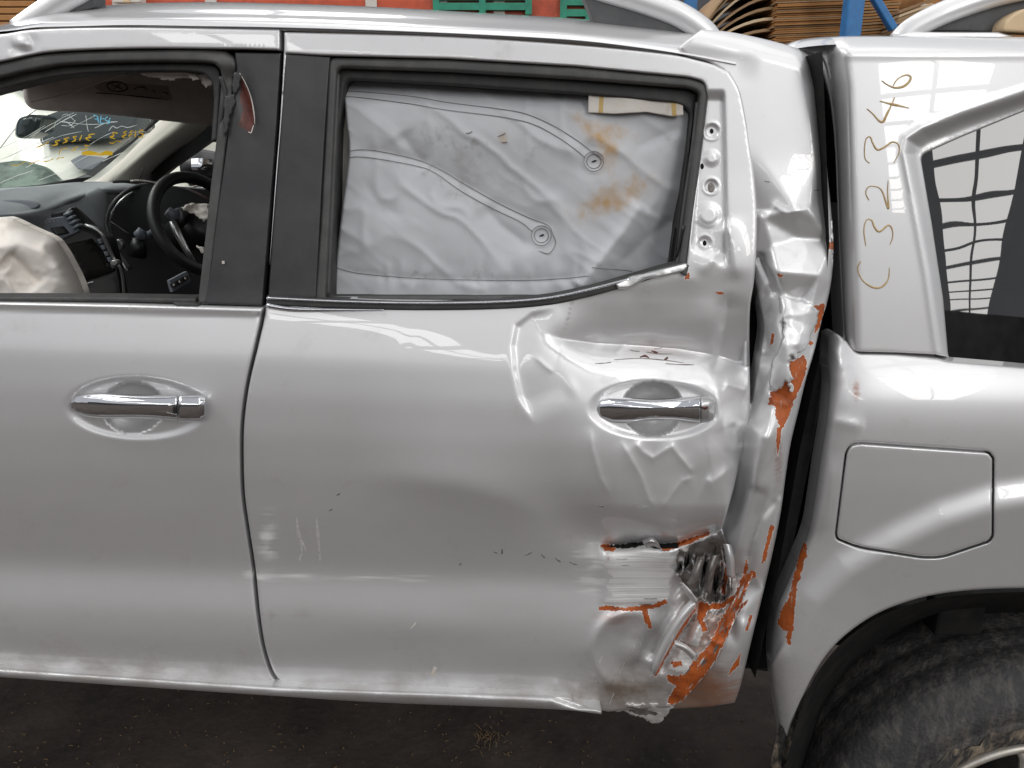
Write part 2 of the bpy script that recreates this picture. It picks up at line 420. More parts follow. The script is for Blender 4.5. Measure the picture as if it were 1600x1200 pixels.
def panel(name, outline, depth, mats, parent=None, holes=(), grid=6.0, fine=(), rpx=3.0, rdep=0.003, flange=0.012,
          patches=(), wear=None, bstep=4.0, label=None, lift=0.0, edge_noise=0.0):
    """sheet-metal / cloth sheet: pixel outline + holes triangulated, each vertex at its own depth, rolled edge and return flange"""
    loops = [subdiv(outline, bstep)] + [subdiv(h, bstep) for h in holes]
    pts, edges = [], []
    for lp in loops:
        b = len(pts)
        pts += lp
        edges += [(b + i, b + (i + 1) % len(lp)) for i in range(len(lp))]
    o = np.array(loops[0])
    x0, y0 = o.min(0); x1, y1 = o.max(0)
    def hexgrid(x0, y0, x1, y1, g):
        ys = np.arange(y0, y1, g * 0.866)
        X = []; Yv = []
        for k, y in enumerate(ys):
            xs = np.arange(x0 + (g / 2 if k % 2 else 0), x1, g)
            X.append(xs); Yv.append(np.full(len(xs), y))
        return np.concatenate(X), np.concatenate(Yv)
    gx, gy = hexgrid(x0, y0, x1, y1, grid)
    for fx0, fy0, fx1, fy1, g in fine:
        keep = ~((gx > fx0) & (gx < fx1) & (gy > fy0) & (gy < fy1))
        hx, hy = hexgrid(fx0, fy0, fx1, fy1, g)
        gx = np.concatenate([gx[keep], hx]); gy = np.concatenate([gy[keep], hy])
    def ok(x, y):
        r = inside(x, y, loops[0])
        for h in loops[1:]: r &= ~inside(x, y, h)
        return r
    def dist(x, y):
        d = np.full(len(x), 1e9)
        for lp in loops: d = np.minimum(d, segdist(x, y, lp))
        return d
    m = ok(gx, gy); gx, gy = gx[m], gy[m]
    dd = dist(gx, gy)
    m = dd > max(rpx * 1.1, bstep * 0.55)
    gx, gy = gx[m], gy[m]
    rings = []
    if rpx > 0:
        for fr in (0.3, 0.7, 1.0):
            q = fr * rpx
            for lp in loops:
                L = np.array(lp); t = np.roll(L, -1, 0) - np.roll(L, 1, 0)
                t /= np.maximum(np.linalg.norm(t, axis=1, keepdims=True), 1e-9)
                for sgn in (1, -1):
                    c = L + sgn * q * np.stack([-t[:, 1], t[:, 0]], 1)
                    mm = ok(c[:, 0], c[:, 1])
                    c = c[mm]
                    if len(c):
                        c = c[dist(c[:, 0], c[:, 1]) > q * 0.93]
                        rings.append(c)
    pl = []
    for poly, mi in patches:
        lp = subdiv(poly, 3.0)
        pl.append((lp, mi))
        b = len(pts)
        pts += lp
        edges += [(b + i, b + (i + 1) % len(lp)) for i in range(len(lp))]
    allp = [Vector(p) for p in pts]
    for c in rings: allp += [Vector(p) for p in c]
    allp += [Vector(p) for p in np.stack([gx, gy], 1)]
    vo, eo, fo, _, _, _ = geometry.delaunay_2d_cdt(allp, edges, [], 0, 1e-3)
    v2 = np.array([(v.x, v.y) for v in vo])
    tri = np.array([f for f in fo if len(f) == 3])
    cen = v2[tri].mean(1)
    a = v2[tri]
    area = (a[:, 1, 0] - a[:, 0, 0]) * (a[:, 2, 1] - a[:, 0, 1]) - (a[:, 1, 1] - a[:, 0, 1]) * (a[:, 2, 0] - a[:, 0, 0])
    m = ok(cen[:, 0], cen[:, 1]) & (np.abs(area) > 1e-4)
    tri, cen, area = tri[m], cen[m], area[m]
    flip = area > 0                                  # screen y runs down
    tri[flip] = tri[flip][:, ::-1]
    midx = np.zeros(len(tri), int)
    for lp, mi in pl:
        midx[inside(cen[:, 0], cen[:, 1], lp)] = mi
    used = np.unique(tri)
    remap = -np.ones(len(v2), int); remap[used] = np.arange(len(used))
    v2 = v2[used]; tri = remap[tri]
    x, y = v2[:, 0], v2[:, 1]
    Yd = depth(x, y)
    if rpx > 0 and rdep != 0:
        d = np.clip(dist(x, y) / rpx, 0, 1)
        Yd = Yd + rdep * (1 - np.sqrt(np.clip(1 - (1 - d) ** 2, 0, 1)))
    verts = PN(x, y, Yd - lift)
    faces = tri.tolist()
    if flange:
        ed = {}
        for t, mi in zip(faces, midx):
            for i in range(3):
                k = (t[i], t[(i + 1) % 3])
                if (k[1], k[0]) in ed: del ed[(k[1], k[0])]
                else: ed[k] = mi
        bv = sorted({i for k in ed for i in k})
        ia = {v: len(verts) + i for i, v in enumerate(bv)}
        ib = {v: len(verts) + len(bv) + i for i, v in enumerate(bv)}
        back = verts[bv].copy(); back[:, 1] += flange
        verts = np.concatenate([verts, verts[bv], back])
        ff = [(ia[p], ib[p], ib[q], ia[q]) for (p, q) in ed]
        midx = list(midx) + [0] * len(ed)
        faces += ff
        x = np.concatenate([x, x[bv], x[bv]]); y = np.concatenate([y, y[bv], y[bv]])
    w = None
    if wear is not None: w = np.clip(np.stack(wear(x, y), 1), 0, 1)
    return mk(name, verts, faces, mats, parent, True, midx, w, label)

def tube_v(path, r, n=8, cap=True, flat=1.0, axis=None):
    path = [Vector(p) for p in path]
    m = len(path)
    rs = r if isinstance(r, (list, tuple, np.ndarray)) else [r] * m
    verts, faces = [], []
    up = Vector(axis) if axis else Vector((0, -1, 0.15))
    for i, p in enumerate(path):
        t = (path[min(i + 1, m - 1)] - path[max(i - 1, 0)]).normalized()
        a = up - t * up.dot(t)
        if a.length < 1e-4: a = Vector((1, 0, 0)) - t * t.x
        a.normalize(); b = t.cross(a)
        for k in range(n):
            q = 2 * math.pi * k / n
            verts.append(p + (a * math.cos(q) * flat + b * math.sin(q)) * rs[i])
    for i in range(m - 1):
        for k in range(n):
            faces.append((i * n + k, i * n + (k + 1) % n, (i + 1) * n + (k + 1) % n, (i + 1) * n + k))
    if cap:
        faces.append(tuple(range(n))[::-1]); faces.append(tuple((m - 1) * n + k for k in range(n)))
    return verts, faces
def tube(name, path, r, m, parent=None, n=8, **kw):
    lab = kw.pop("label", None)
    v, f = tube_v(path, r, n, **kw)
    return mk(name, v, f, m, parent, True, label=lab)
def surf_line(pts, depth, lift, step_=5):
    c = np.array(cr(pts, step_))
    return PN(c[:, 0], c[:, 1], depth(c[:, 0], c[:, 1]) - lift)
def stroke(name, pts, w, depth, m, parent, lift=0.0009, step_=4, taper=0.35, label=None, kind=None, thick=0.0006):
    """ink, thread or scratch lying on a surface: thin ribbon with a little body"""
    c = np.array(cr(pts, step_)) if len(pts) > 2 else np.array(subdiv(pts, step_, False))
    t = np.gradient(c, axis=0); t /= np.maximum(np.linalg.norm(t, axis=1, keepdims=True), 1e-9)
    nrm = np.stack([-t[:, 1], t[:, 0]], 1)
    s = np.linspace(0, 1, len(c))
    ww = w * 0.5 * (1 - taper * np.abs(2 * s - 1) ** 3) * (1 + 0.25 * np.sin(s * 9 + w))
    rows = []
    for k, lf in ((-1, lift - thick), (-0.5, lift), (0.5, lift), (1, lift - thick)):
        q = c + nrm * (ww * k)[:, None]
        rows.append(PN(q[:, 0], q[:, 1], depth(q[:, 0], q[:, 1]) - lf))
    n = len(c)
    verts = np.concatenate(rows)
    faces = [(r * n + i, r * n + i + 1, (r + 1) * n + i + 1, (r + 1) * n + i) for r in range(3) for i in range(n - 1)]
    return mk(name, verts, faces, m, parent, True, label=label, kind=kind)
def patch3(name, rows, m, parent=None, nu=24, nv=16, thick=0.0, smooth=True, fn=None, label=None, wear=None):
    """lofted sheet through rows of (px, py, depth)"""
    R3 = [[np.array(P(*p)) for p in r] for r in rows]
    def res(pts, n):
        if len(pts) == 1: return [pts[0]] * n
        c = [2 * pts[0] - pts[1]] + list(pts) + [2 * pts[-1] - pts[-2]]
        out = []
        for k in range(n):
            u = k / (n - 1) * (len(pts) - 1); i = min(int(u), len(pts) - 2); t = u - i
            a, b, cc, d = c[i:i + 4]
            out.append(0.5 * (2 * b + (cc - a) * t + (2 * a - 5 * b + 4 * cc - d) * t * t + (3 * b - a - 3 * cc + d) * t ** 3))
        return out
    rr = [res(r, nu) for r in R3]
    cols = [res([r[i] for r in rr], nv) for i in range(nu)]
    verts = np.array([cols[i][j] for j in range(nv) for i in range(nu)])
    if fn is not None: verts = fn(verts, nu, nv)
    faces = [(j * nu + i, j * nu + i + 1, (j + 1) * nu + i + 1, (j + 1) * nu + i) for j in range(nv - 1) for i in range(nu - 1)]
    o = mk(name, verts, faces, m, parent, smooth, label=label)
    if thick:
        s = o.modifiers.new("thickness", "SOLIDIFY"); s.thickness = thick; s.offset = 0
    return o
def box_v(c, s, rot=None):
    c = Vector(c); h = Vector(s) * 0.5
    vs = [Vector((sx * h.x, sy * h.y, sz * h.z)) for sx in (-1, 1) for sy in (-1, 1) for sz in (-1, 1)]
    if rot is not None: vs = [rot @ v for v in vs]
    f = [(0, 1, 3, 2), (4, 6, 7, 5), (0, 4, 5, 1), (2, 3, 7, 6), (0, 2, 6, 4), (1, 5, 7, 3)]
    return [c + v for v in vs], f
def box(name, c, s, m, parent=None, rot=None, bevel=0.0, label=None):
    v, f = box_v(c, s, rot)
    o = mk(name, v, f, m, parent, False, label=label)
    if bevel:
        b = o.modifiers.new("edge", "BEVEL"); b.width = bevel; b.segments = 2
    return o
def join(parts):
    V_, F_ = [], []
    for v, f in parts:
        b = len(V_); V_ += list(v); F_ += [tuple(i + b for i in q) for q in f]
    return V_, F_
def jag(poly, amp, seed=0, step_=4):
    lp = subdiv(poly, step_)
    rg = np.random.default_rng(seed)
    return [(x + rg.uniform(-amp, amp), y + rg.uniform(-amp, amp)) for x, y in lp]
# ================================================================== STRUCTURE
mk("floor", [(-60, -60, 0), (60, -60, 0), (60, 60, 0), (-60, 60, 0)], [(0, 1, 2, 3)], "floor", kind="structure")
mk("shed_wall", [(-30, 9.0, 0), (30, 9.0, 0), (30, 9.0, 6.2), (-30, 9.0, 6.2), (-30, 9.2, 0), (30, 9.2, 0), (30, 9.2, 6.2), (-30, 9.2, 6.2)],
   [(0, 1, 2, 3), (5, 4, 7, 6), (3, 2, 6, 7), (0, 3, 7, 4), (1, 5, 6, 2)], "wallp", kind="structure", smooth=False)
mk("shed_wall", *box_v((4, -15.0, 1.9), (90, 0.2, 3.8)), "wallp", kind="structure", smooth=False)

# ================================================================== TRUCK
truck = thing("pickup_truck", "silver double cab pickup truck with crushed rear door and torn rusty side panels", "pickup truck", (0.0, 0.0, 0.0))

_q = np.arange(-200, 1400, 1.0)
_tab = np.interp(_q, [-200, 30, 250, 455, 470, 480, 500, 560, 620, 680, 740, 800, 860, 888, 900, 960, 1000, 1040, 1062, 1120, 1400],
                 [0.125, 0.086, 0.057, 0.024, 0.021, 0.017, 0.011, -0.004, -0.0110, -0.0115, -0.006, 0.0055, 0.0205, 0.0275, 0.0272, 0.0150, 0.0160, 0.026, 0.034, 0.049, 0.10])
_g = np.exp(-0.5 * (np.arange(-30, 31) / 13.0) ** 2); _g /= _g.sum()
_tab = np.convolve(np.pad(_tab, 30, mode="edge"), _g, "valid")
def base(x, y):
    q = y - 0.03 * (x - 400)
    return np.interp(q, _q, _tab) + 0.012 * ((x - 750) / 900) ** 2 + 0.0003 * fbm(x / 210, y / 150, 3, 2)
def off(fn, d):
    return lambda x, y: fn(x, y) + d

# ---- added black shell, its colour standing in for shade in every panel gap
front_hole = [(-60, 118), (40, 100), (110, 92), (336, 92), (352, 108), (338, 250), (312, 470), (-60, 468)]
rear_hole = [(522, 100), (700, 105), (1075, 132), (1088, 165), (1050, 412), (960, 446), (880, 464), (800, 472), (512, 466)]
shell_depth = lambda x, y: base(x, y) + 0.032 + 0.075 * smooth01(455, 490, y)
panel("gap_shade_shell", [(-120, 55), (60, 46), (440, 48), (900, 70), (1060, 88), (1160, 110), (1180, 400), (1180, 700), (1150, 900), (1120, 1060), (900, 1085), (440, 1068), (-120, 1036)],
      shell_depth, "dark", truck, holes=[front_hole, rear_hole], grid=30, rpx=0, rdep=0, flange=0.02, bstep=12)

# ---- roof
def gap_y(x): return np.interp(x, [-120, 0, 60, 200, 440, 700, 900, 1030, 1090, 1140, 1200], [60, 50, 43, 40, 44, 52, 64, 79, 90, 100, 112])
def sil_y(x): return np.interp(x, [-120, 0, 42, 167, 250, 400, 620, 900, 1080, 1140, 1200], [55, 42, 24, 8, 3, 4, 12, 29, 48, 56, 66])
xs = [-120, -40, 20, 60, 120, 200, 320, 440, 600, 760, 900, 1000, 1070, 1120, 1150]
rows = []
for f_, Y_ in ((1.06, 0.125), (1.0, 0.088), (0.92, 0.085), (0.72, 0.100), (0.45, 0.150), (0.2, 0.20), (0.05, 0.26), (0.0, 0.33)):
    rows.append([(x, float(sil_y(x) + (gap_y(x) - sil_y(x)) * f_), Y_ + 0.012 * ((x - 750) / 900) ** 2) for x in xs])
for dy, Y_ in ((3, 0.45), (14, 0.75), (40, 1.1), (95, 1.4)):
    rows.append([(800 + (x - 800) * 1.43 / (Y_ + 1.1), float(sil_y(800 + (x - 800) * 1.43 / (Y_ + 1.1)) + dy), Y_) for x in xs])
def roof_dent(v, nu, nv):
    return v
roof = patch3("roof", rows, "paint", truck, nu=90, nv=60)

# ---- roof rails (near side)
def rail(name, outer, inner, Yr, parent, w=0.02):
    """silver bowed rail with a grey plastic foot web under it"""
    pth = [P(x, y, Yr) for x, y in cr(outer, 6)]
    r_ = tube(name, pth, w, "paint", parent, n=14, flat=0.8)
    return r_
rr_ = rail("roof_rail", [(30, 48), (70, 20), (115, -8), (190, -40), (400, -70), (640, -70), (860, -40), (950, -14), (1010, 4), (1062, 24), (1098, 48), (1112, 66)], None, 0.235, truck, 0.019)
panel("rail_foot", rounded([(905, -20), (950, -14), (1010, 6), (1052, 26), (1082, 52), (1040, 62), (930, 45), (922, 20)], 6), lambda x, y: 0.232 + 0 * x, "greyplastic", rr_, grid=10, rpx=2, flange=0.03)
panel("rail_foot", rounded([(60, 36), (82, 20), (118, 0), (150, -16), (150, 12), (110, 22), (80, 34)], 5), lambda x, y: 0.232 + 0 * x, "greyplastic", rr_, grid=10, rpx=2, flange=0.03)

# ================================================================== FRONT DOOR
gapL = [(441, 48), (441, 80), (436, 180), (429, 270), (421, 380), (413, 480), (402, 535), (388, 595), (380, 650), (378, 700), (380, 770), (388, 830), (397, 890), (404, 960), (412, 1010), (424, 1048), (438, 1068)]
gap = cr(gapL, 4)
gl = [p for p in gap if p[1] >= 478]
FR_H = (215, 637)     # front handle centre
def handle_dish(x, y, cx, cy, rx, ry, tilt=0.0):
    c, s = math.cos(tilt), math.sin(tilt)
    u = ((x - cx) * c + (y - cy) * s) / rx; v = (-(x - cx) * s + (y - cy) * c) / ry
    r = np.sqrt(u * u + v * v)
    d = 0.0055 * (1 - smooth01(0.82, 1.06, r))
    return d
def handle_bowl(x, y, cx, cy, rx, ry):
    r = np.sqrt(((x - cx) / rx) ** 2 + ((y - cy) / ry) ** 2)
    return 0.046 * np.sqrt(np.clip(1 - np.minimum(r, 1) ** 2, 0, 1)) ** 0.8
def front_depth(x, y):
    d = base(x, y)
    d = d + handle_dish(x, y, 214, 637, 112, 49, 0.03)
    d = d + handle_bowl(x, y, 208, 637, 48, 39)
    d = d + gauss(x, y, 120, 900, 140, 50, 0.0012) + gauss(x, y, 260, 770, 80, 60, -0.0008)
    d = d - 0.006 * (1 - smooth01(474, 484, y - 0.028 * x))      # pressed waist ledge
    return d
def wear_front(x, y):
    n = fbm(x / 40, y / 25, 21)
    dirt = 0.10 + 0.35 * smooth01(930, 1060, y) + 0.25 * n + gauss(x, y, 240, 1060, 300, 20, 0.25)
    scuff = gauss(x, y, 388, 898, 9, 5, 0.5)
    return scuff, np.clip(dirt, 0, 1) * 0.5, 0 * x
fd = panel("front_door", [(-120, 470)] + [(0, 472), (200, 475), (411, 481)] + [(p[0] - 2.6, p[1]) for p in gl[1:]] + [(430, 1075), (300, 1066), (0, 1046), (-120, 1038)],
           front_depth, ["paint"], truck, grid=6.5, fine=[(95, 580, 335, 695, 3.2)], rpx=5, rdep=0.006, wear=wear_front, flange=0.02)

# upper frame: silver header
panel("window_header", cr([(-120, 62), (0, 53), (60, 45), (200, 42), (438, 46)], 6) + cr([(438, 79), (362, 77), (220, 76), (100, 80), (50, 86), (0, 97), (-120, 120)], 6),
      lambda x, y: base(x, y) - 0.001 + 0.004 * smooth01(60, 20, np.abs(x - 38) * 2.2) * smooth01(20, 2, np.abs(y - 72)) - 0.010 * gauss(x, y, 36, 68, 9, 5, 1.0, 0.3), ["paint"], fd, grid=7, rpx=4, rdep=0.005, flange=0.03)
# weather seal of the broken window, torn near the pillar
seal_o = cr([(-120, 124), (0, 99), (50, 88), (100, 82), (220, 78), (335, 78), (358, 84), (368, 98), (366, 130), (356, 210), (348, 280), (334, 400), (326, 476)], 5)
seal_i = cr([(309, 476), (320, 380), (332, 270), (338, 220), (344, 150), (346, 118), (340, 104), (320, 98), (220, 97), (110, 101), (50, 110), (0, 122), (-120, 150)], 5)
panel("window_seal", seal_o + seal_i, lambda x, y: base(x, y) + 0.004 + 0.004 * np.sin(y / 9.0) * smooth01(300, 360, x) * smooth01(230, 120, y), ["seal"], fd, grid=6, rpx=6, rdep=0.006, flange=0.035)
panel("inner_seal", cr([(-120, 150), (0, 121), (60, 108), (120, 100), (300, 97), (338, 104), (345, 130), (340, 220)], 5) + cr([(330, 222), (334, 150), (326, 122), (300, 112), (200, 112), (120, 116), (60, 125), (0, 140), (-120, 172)], 5),
      lambda x, y: base(x, y) + 0.022, ["rubber"], fd, grid=7, rpx=4, rdep=0.004, flange=0.04)
tube("seal_strand", [P(x, y, 0.075) for x, y in cr([(345, 120), (352, 150), (346, 190), (340, 240), (332, 300)], 5)], 0.0035, "rubber", fd, n=7)
panel("torn_lining", jag([(352, 150), (366, 148), (368, 162), (360, 178), (356, 200), (350, 214), (348, 190), (350, 170)], 1.4, 3), lambda x, y: base(x, y) - 0.006, ["rubber"], fd, grid=6, rpx=2, rdep=0.003, flange=0.004)
panel("torn_lining", jag([(366, 112), (376, 118), (372, 140), (366, 150), (362, 136)], 1.2, 4), lambda x, y: base(x, y) - 0.004, ["rubber"], fd, grid=6, rpx=2, rdep=0.003, flange=0.004)
panel("torn_lining", jag([(212, 106), (245, 108), (290, 112), (340, 116), (340, 128), (322, 136), (310, 122), (290, 122), (266, 126), (240, 122), (222, 116)], 2.2, 5), lambda x, y: base(x, y) + 0.05 + 0.006 * fbm(x / 14, y / 9, 4), ["visor"], fd, grid=4, rpx=2, rdep=0.003, flange=0.003)
panel("torn_lining", jag([(292, 114), (308, 116), (312, 124), (302, 126)], 1.2, 6), lambda x, y: base(x, y) + 0.046, ["label"], fd, grid=4, rpx=1, rdep=0.001, flange=0.002, label="pale torn scrap of headlining")
# waist seal + clip
panel("waist_seal", [(-120, 463), (180, 464), (306, 466), (306, 474), (180, 472), (-120, 471)], lambda x, y: base(x, y) + 0.004, ["rubber"], fd, grid=6, rpx=3, rdep=0.004, flange=0.03)
panel("seal_clip", rounded([(270, 472), (304, 473), (312, 478), (300, 482), (276, 480)], 2), lambda x, y: base(x, y) - 0.004, ["rubber"], fd, grid=5, rpx=2, rdep=0.003, flange=0.01)
# pillar film with its rust tear
tear = jag([(373, 113), (378, 118), (385, 133), (390, 148), (394, 163), (397, 178), (399, 192), (395, 198), (391, 210), (386, 204), (373, 197), (375, 186), (380, 171), (376, 160), (374, 150), (377, 140), (375, 126)], 0.8, 8, 3)
panel("pillar_film", [(367, 82), (439, 83), (432, 200), (425, 290), (417, 390), (410, 478), (318, 475), (328, 430), (340, 330), (350, 262), (362, 170), (369, 110)],
      lambda x, y: base(x, y) + 0.003 + gauss(x, y, 385, 165, 10, 34, 0.006, -0.16) - 0.0015 * crease(x, y, [(373, 113), (394, 163), (398, 196)], 1.0, 3, 3),
      ["trim", "rust"], fd, grid=7, fine=[(362, 105, 408, 216, 2.6)], rpx=3, rdep=0.003, patches=[(tear, 1)])
stroke("torn_lip", [(374, 114), (384, 131), (392, 152), (397, 178), (398, 194)], 1.6, off(base, 0.004), "visor", fd, lift=0.003)
stroke("torn_lip", [(396, 196), (392, 208), (388, 206)], 1.4, off(base, 0.004), "cream", fd, lift=0.003)
box("chip_mark", P(349, 410, float(base(np.array([349.]), np.array([410.]))[0])), (0.003, 0.003, 0.004), "label", fd)

# door handle (front) -------------------------------------------------------
def handle(name, parent, st_, depth0, m="chrome", n=24, e=0.95):
    """stations (px, centre py, half height, outward bulge, back depth)"""
    st_ = np.array(st_, float); st_[:, 2] *= 1.18
    t = np.arange(len(st_)); tt = np.linspace(0, len(st_) - 1, 46)
    C_ = np.stack([np.interp(tt, t, st_[:, k]) for k in range(5)], 1)
    ker = np.array([1, 2, 3, 2, 1.]); ker /= ker.sum()
    for k in range(1, 5):
        C_[:, k] = np.convolve(np.pad(C_[:, k], 2, mode="edge"), ker, "valid")
    verts, faces = [], []
    for x, cy, h, bu, yb in C_:
        b = float(depth0(np.array([x]), np.array([cy]))[0])
        for k in range(n):
            a = 2 * math.pi * k / n
            ca, sa = math.cos(a), math.sin(a)
            dy = h * math.copysign(abs(ca) ** e, ca); dp = math.copysign(abs(sa) ** e, sa)
            Yv = b + yb - (bu if dp > 0 else 0.006) * dp
            verts.append(P(x, cy + dy, Yv))
    m_ = len(C_)
    for i in range(m_ - 1):
        for k in range(n):
            faces.append((i * n + k, (i + 1) * n + k, (i + 1) * n + (k + 1) % n, i * n + (k + 1) % n))
    faces.append(tuple(range(n))); faces.append(tuple((m_ - 1) * n + k for k in range(n))[::-1])
    return mk(name, verts, faces, m, parent)
handle("door_handle", fd, [(107, 633, 1.5, 0.004, -0.001), (110, 633, 7, 0.008, -0.003), (118, 632, 11, 0.012, -0.006), (135, 633, 15.5, 0.017, -0.010), (160, 634, 17.5, 0.022, -0.014), (200, 635, 16, 0.024, -0.017),
                           (240, 636, 16, 0.023, -0.016), (268, 637, 17, 0.021, -0.013), (275, 637, 17.5, 0.020, -0.012), (277, 637, 16.5, 0.018, -0.012), (277.6, 637, 10, 0.008, -0.012)], base)
handle("key_cover", fd, [(278.3, 638, 10, 0.008, -0.012), (279, 638, 17, 0.018, -0.012), (284, 638, 18, 0.020, -0.011), (312, 638, 17.5, 0.018, -0.008), (320, 638, 15.5, 0.014, -0.006), (323, 638, 11, 0.007, -0.004), (323.6, 638, 6, 0.003, -0.003)], base)
hd = lambda x, y: base(x, y) - 0.0345 + 0.00003 * (y - 638) ** 2
panel("sensor_notch", rounded([(249, 640), (262, 629), (276, 627), (276, 651), (262, 650)], [2, 8, 2, 2, 8]), lambda x, y: base(x, y) - 0.0335 + 0.00004 * (y - 638) ** 2, ["leather"], fd, grid=3, rpx=2, rdep=0.002, flange=0.004)
stroke("notch_rim", [(276, 648), (263, 645), (253, 640), (262, 634), (276, 631)], 1.6, lambda x, y: base(x, y) - 0.0335 + 0.00004 * (y - 638) ** 2, "chrome", fd, lift=0.002)

# ================================================================== REAR DOOR
RH = (1020, 640)
valley = [(836, 516), (880, 530), (930, 537), (1000, 541), (1060, 546), (1120, 556), (1150, 566)]
arc_l = [(872, 478), (830, 490), (806, 508), (800, 540), (803, 580), (812, 620), (836, 668)]
diag = [(520, 742), (620, 744), (720, 757), (800, 778), (868, 806), (930, 842)]
tear_top = [(936, 853), (975, 852), (1006, 848), (1030, 852), (1062, 850), (1090, 838), (1118, 829)]
def crumple(x, y):
    """the crushed corner behind the torn sheet"""
    w = smooth01(1040, 1085, x) * smooth01(838, 866, y) * (1 - smooth01(985, 1050, y)) * (1 - smooth01(1150, 1190, x))
    u = (x * 0.86 + y * 0.5) + 8 * fbm(x / 40, y / 40, 33, 2); v = (-x * 0.5 + y * 0.86)
    r1 = 1 - 2 * np.abs(vn(u / 24 + 3, v / 46, 31)) * 1.7
    r2 = 1 - 2 * np.abs(vn(u / 10 + 3, v / 60, 35)) * 1.7
    return w * (0.030 - 0.024 * r1 - 0.009 * r2 + 0.006 * fbm(x / 10, y / 14, 37, 3))
def grow(poly, q):
    L = np.array(poly); t = np.roll(L, -2, 0) - np.roll(L, 2, 0)
    t /= np.maximum(np.linalg.norm(t, axis=1, keepdims=True), 1e-9)
    n = np.stack([t[:, 1], -t[:, 0]], 1)
    x, y = L[:, 0], L[:, 1]
    if np.sum(x * np.roll(y, -1) - np.roll(x, -1) * y) < 0: n = -n
    return [tuple(p) for p in L + n * q]
def rear_base_dent(x, y):
    d = np.zeros_like(x)
    reg = smooth01(800, 930, x)
    # whole rear half shoved in
    d += 0.016 * smooth01(830, 1080, x) * smooth01(470, 545, y) * (1 - smooth01(740, 860, y))
    # valley above the handle: long slope from the waist, sharp return below
    dist, sg, t = segdist(x, y, valley, False, True)
    e = np.clip(t / 0.35, 0, 1); e = e * e * (3 - 2 * e)
    up = np.exp(-(np.sqrt(dist ** 2 + 9) - 3) / 46.0); dn = np.exp(-(np.sqrt(dist ** 2 + 6) - 2.4) / 17.0)
    d += 0.034 * e * np.where(sg < 0, up, dn)
    # ring-shaped rim of the big dent
    d += step(x, y, arc_l[::-1], 0.0045, 5, 70)
    d += crease(x, y, arc_l, -0.0012, 5, 5, 0.12)
    # diagonal swelling across the door
    d += crease(x, y, diag, -0.016, 80, 46, 0.45, 14)
    d += gauss(x, y, 905, 690, 90, 70, -0.006)
    d += gauss(x, y, 960, 838, 60, 26, 0.018, 0.35)
    d += -0.022 * smooth01(840, 970, x) * smooth01(560, 770, y) * (1 - smooth01(786, 846, y)) * (1 - smooth01(1130, 1165, x))
    # sharp ridges below the handle
    d += crease(x, y, [(922, 662), (925, 700), (938, 745), (957, 782)], -0.0024, 5, 10, 0.25, 0.8)
    d += crease(x, y, [(968, 685), (985, 715), (1002, 745), (1014, 780), (1031, 801)], -0.0028, 5, 11, 0.2, 0.8)
    d += crease(x, y, [(1031, 801), (1050, 772), (1066, 752), (1088, 744)], -0.0028, 6, 9, 0.2, 0.8)
    d += crease(x, y, [(990, 688), (1004, 706), (1020, 716), (1036, 706), (1050, 698), (1064, 716), (1086, 742)], -0.0024, 6, 7, 0.1, 0.8)
    d += crease(x, y, [(1098, 748), (1112, 754), (1130, 742), (1152, 722)], -0.0050, 13, 22, 0.15, 2)
    # door shut edge folded by the blow
    d += crease(x, y, [(1140, 455), (1133, 510), (1122, 560), (1112, 590)], 0.010, 22, 12, 0.2, 2)
    d += crease(x, y, [(1118, 585), (1124, 640), (1138, 690), (1150, 725)], -0.0055, 10, 14, 0.2, 2)
    d += crease(x, y, [(1130, 596), (1150, 604), (1168, 612)], -0.004, 6, 8, 0.2, 1.5)
    d += crease(x, y, [(1142, 660), (1155, 690), (1160, 700)], 0.004, 6, 8, 0.2, 1.5)
    d += crease(x, y, [(1160, 655), (1150, 680), (1148, 710)], -0.004, 7, 6, 0.2, 1.5)
    d += 0.020 * smooth01(1105, 1172, x) * smooth01(430, 560, y) * (1 - smooth01(700, 800, y))
    d += crease(x, y, [(1132, 338), (1146, 385), (1152, 440)], -0.006, 10, 9, 0.2, 2)
    d += crease(x, y, [(1134, 345), (1122, 395), (1090, 432)], -0.004, 8, 9, 0.2, 2)
    d += gauss(x, y, 1060, 600, 30, 8, -0.0025) + gauss(x, y, 1090, 470, 70, 24, 0.006, -0.2)
    # paler upper-right swelling of the waist
    d += crease(x, y, [(980, 455), (1060, 434), (1120, 440)], -0.003, 20, 24, 0.3, 4)
    # small kinks
    d += crease(x, y, [(830, 552), (850, 570), (868, 585)], -0.0012, 4, 4, 0.3, 1)
    d += crease(x, y, [(958, 556), (975, 540), (985, 536)], -0.0018, 5, 5, 0.3, 1)
    d += gauss(x, y, 892, 604, 7, 12, -0.0012, -0.5)
    # lower door: dents
    d += gauss(x, y, 610, 1015, 120, 26, 0.0045, -0.10) + gauss(x, y, 700, 985, 90, 16, -0.0018)
    d += gauss(x, y, 470, 985, 60, 22, 0.0018) + gauss(x, y, 800, 930, 70, 22, -0.002)
    r = np.hypot((x - 988) / 62, (y - 1018) / 60)
    d += 0.014 * (1 - smooth01(0.3, 1.0, r)) - 0.0065 * np.exp(-((r - 1.0) / 0.16) ** 2) * smooth01(1010, 940, x + 0.4 * (y - 1018)) - 0.008 * np.exp(-(r / 0.42) ** 2)
    d += crease(x, y, [(900, 1055), (918, 1012), (948, 968), (990, 940)], -0.004, 22, 16, 0.3, 5)
    # torn plate: stands proud below the tear
    d += -0.006 * smooth01(930, 960, x) * (1 - smooth01(1046, 1066, x)) * smooth01(852, 862, y) * (1 - smooth01(936, 956, y))
    # lip along the tear rolled in
    dist, sg, t = segdist(x, y, tear_top, False, True)
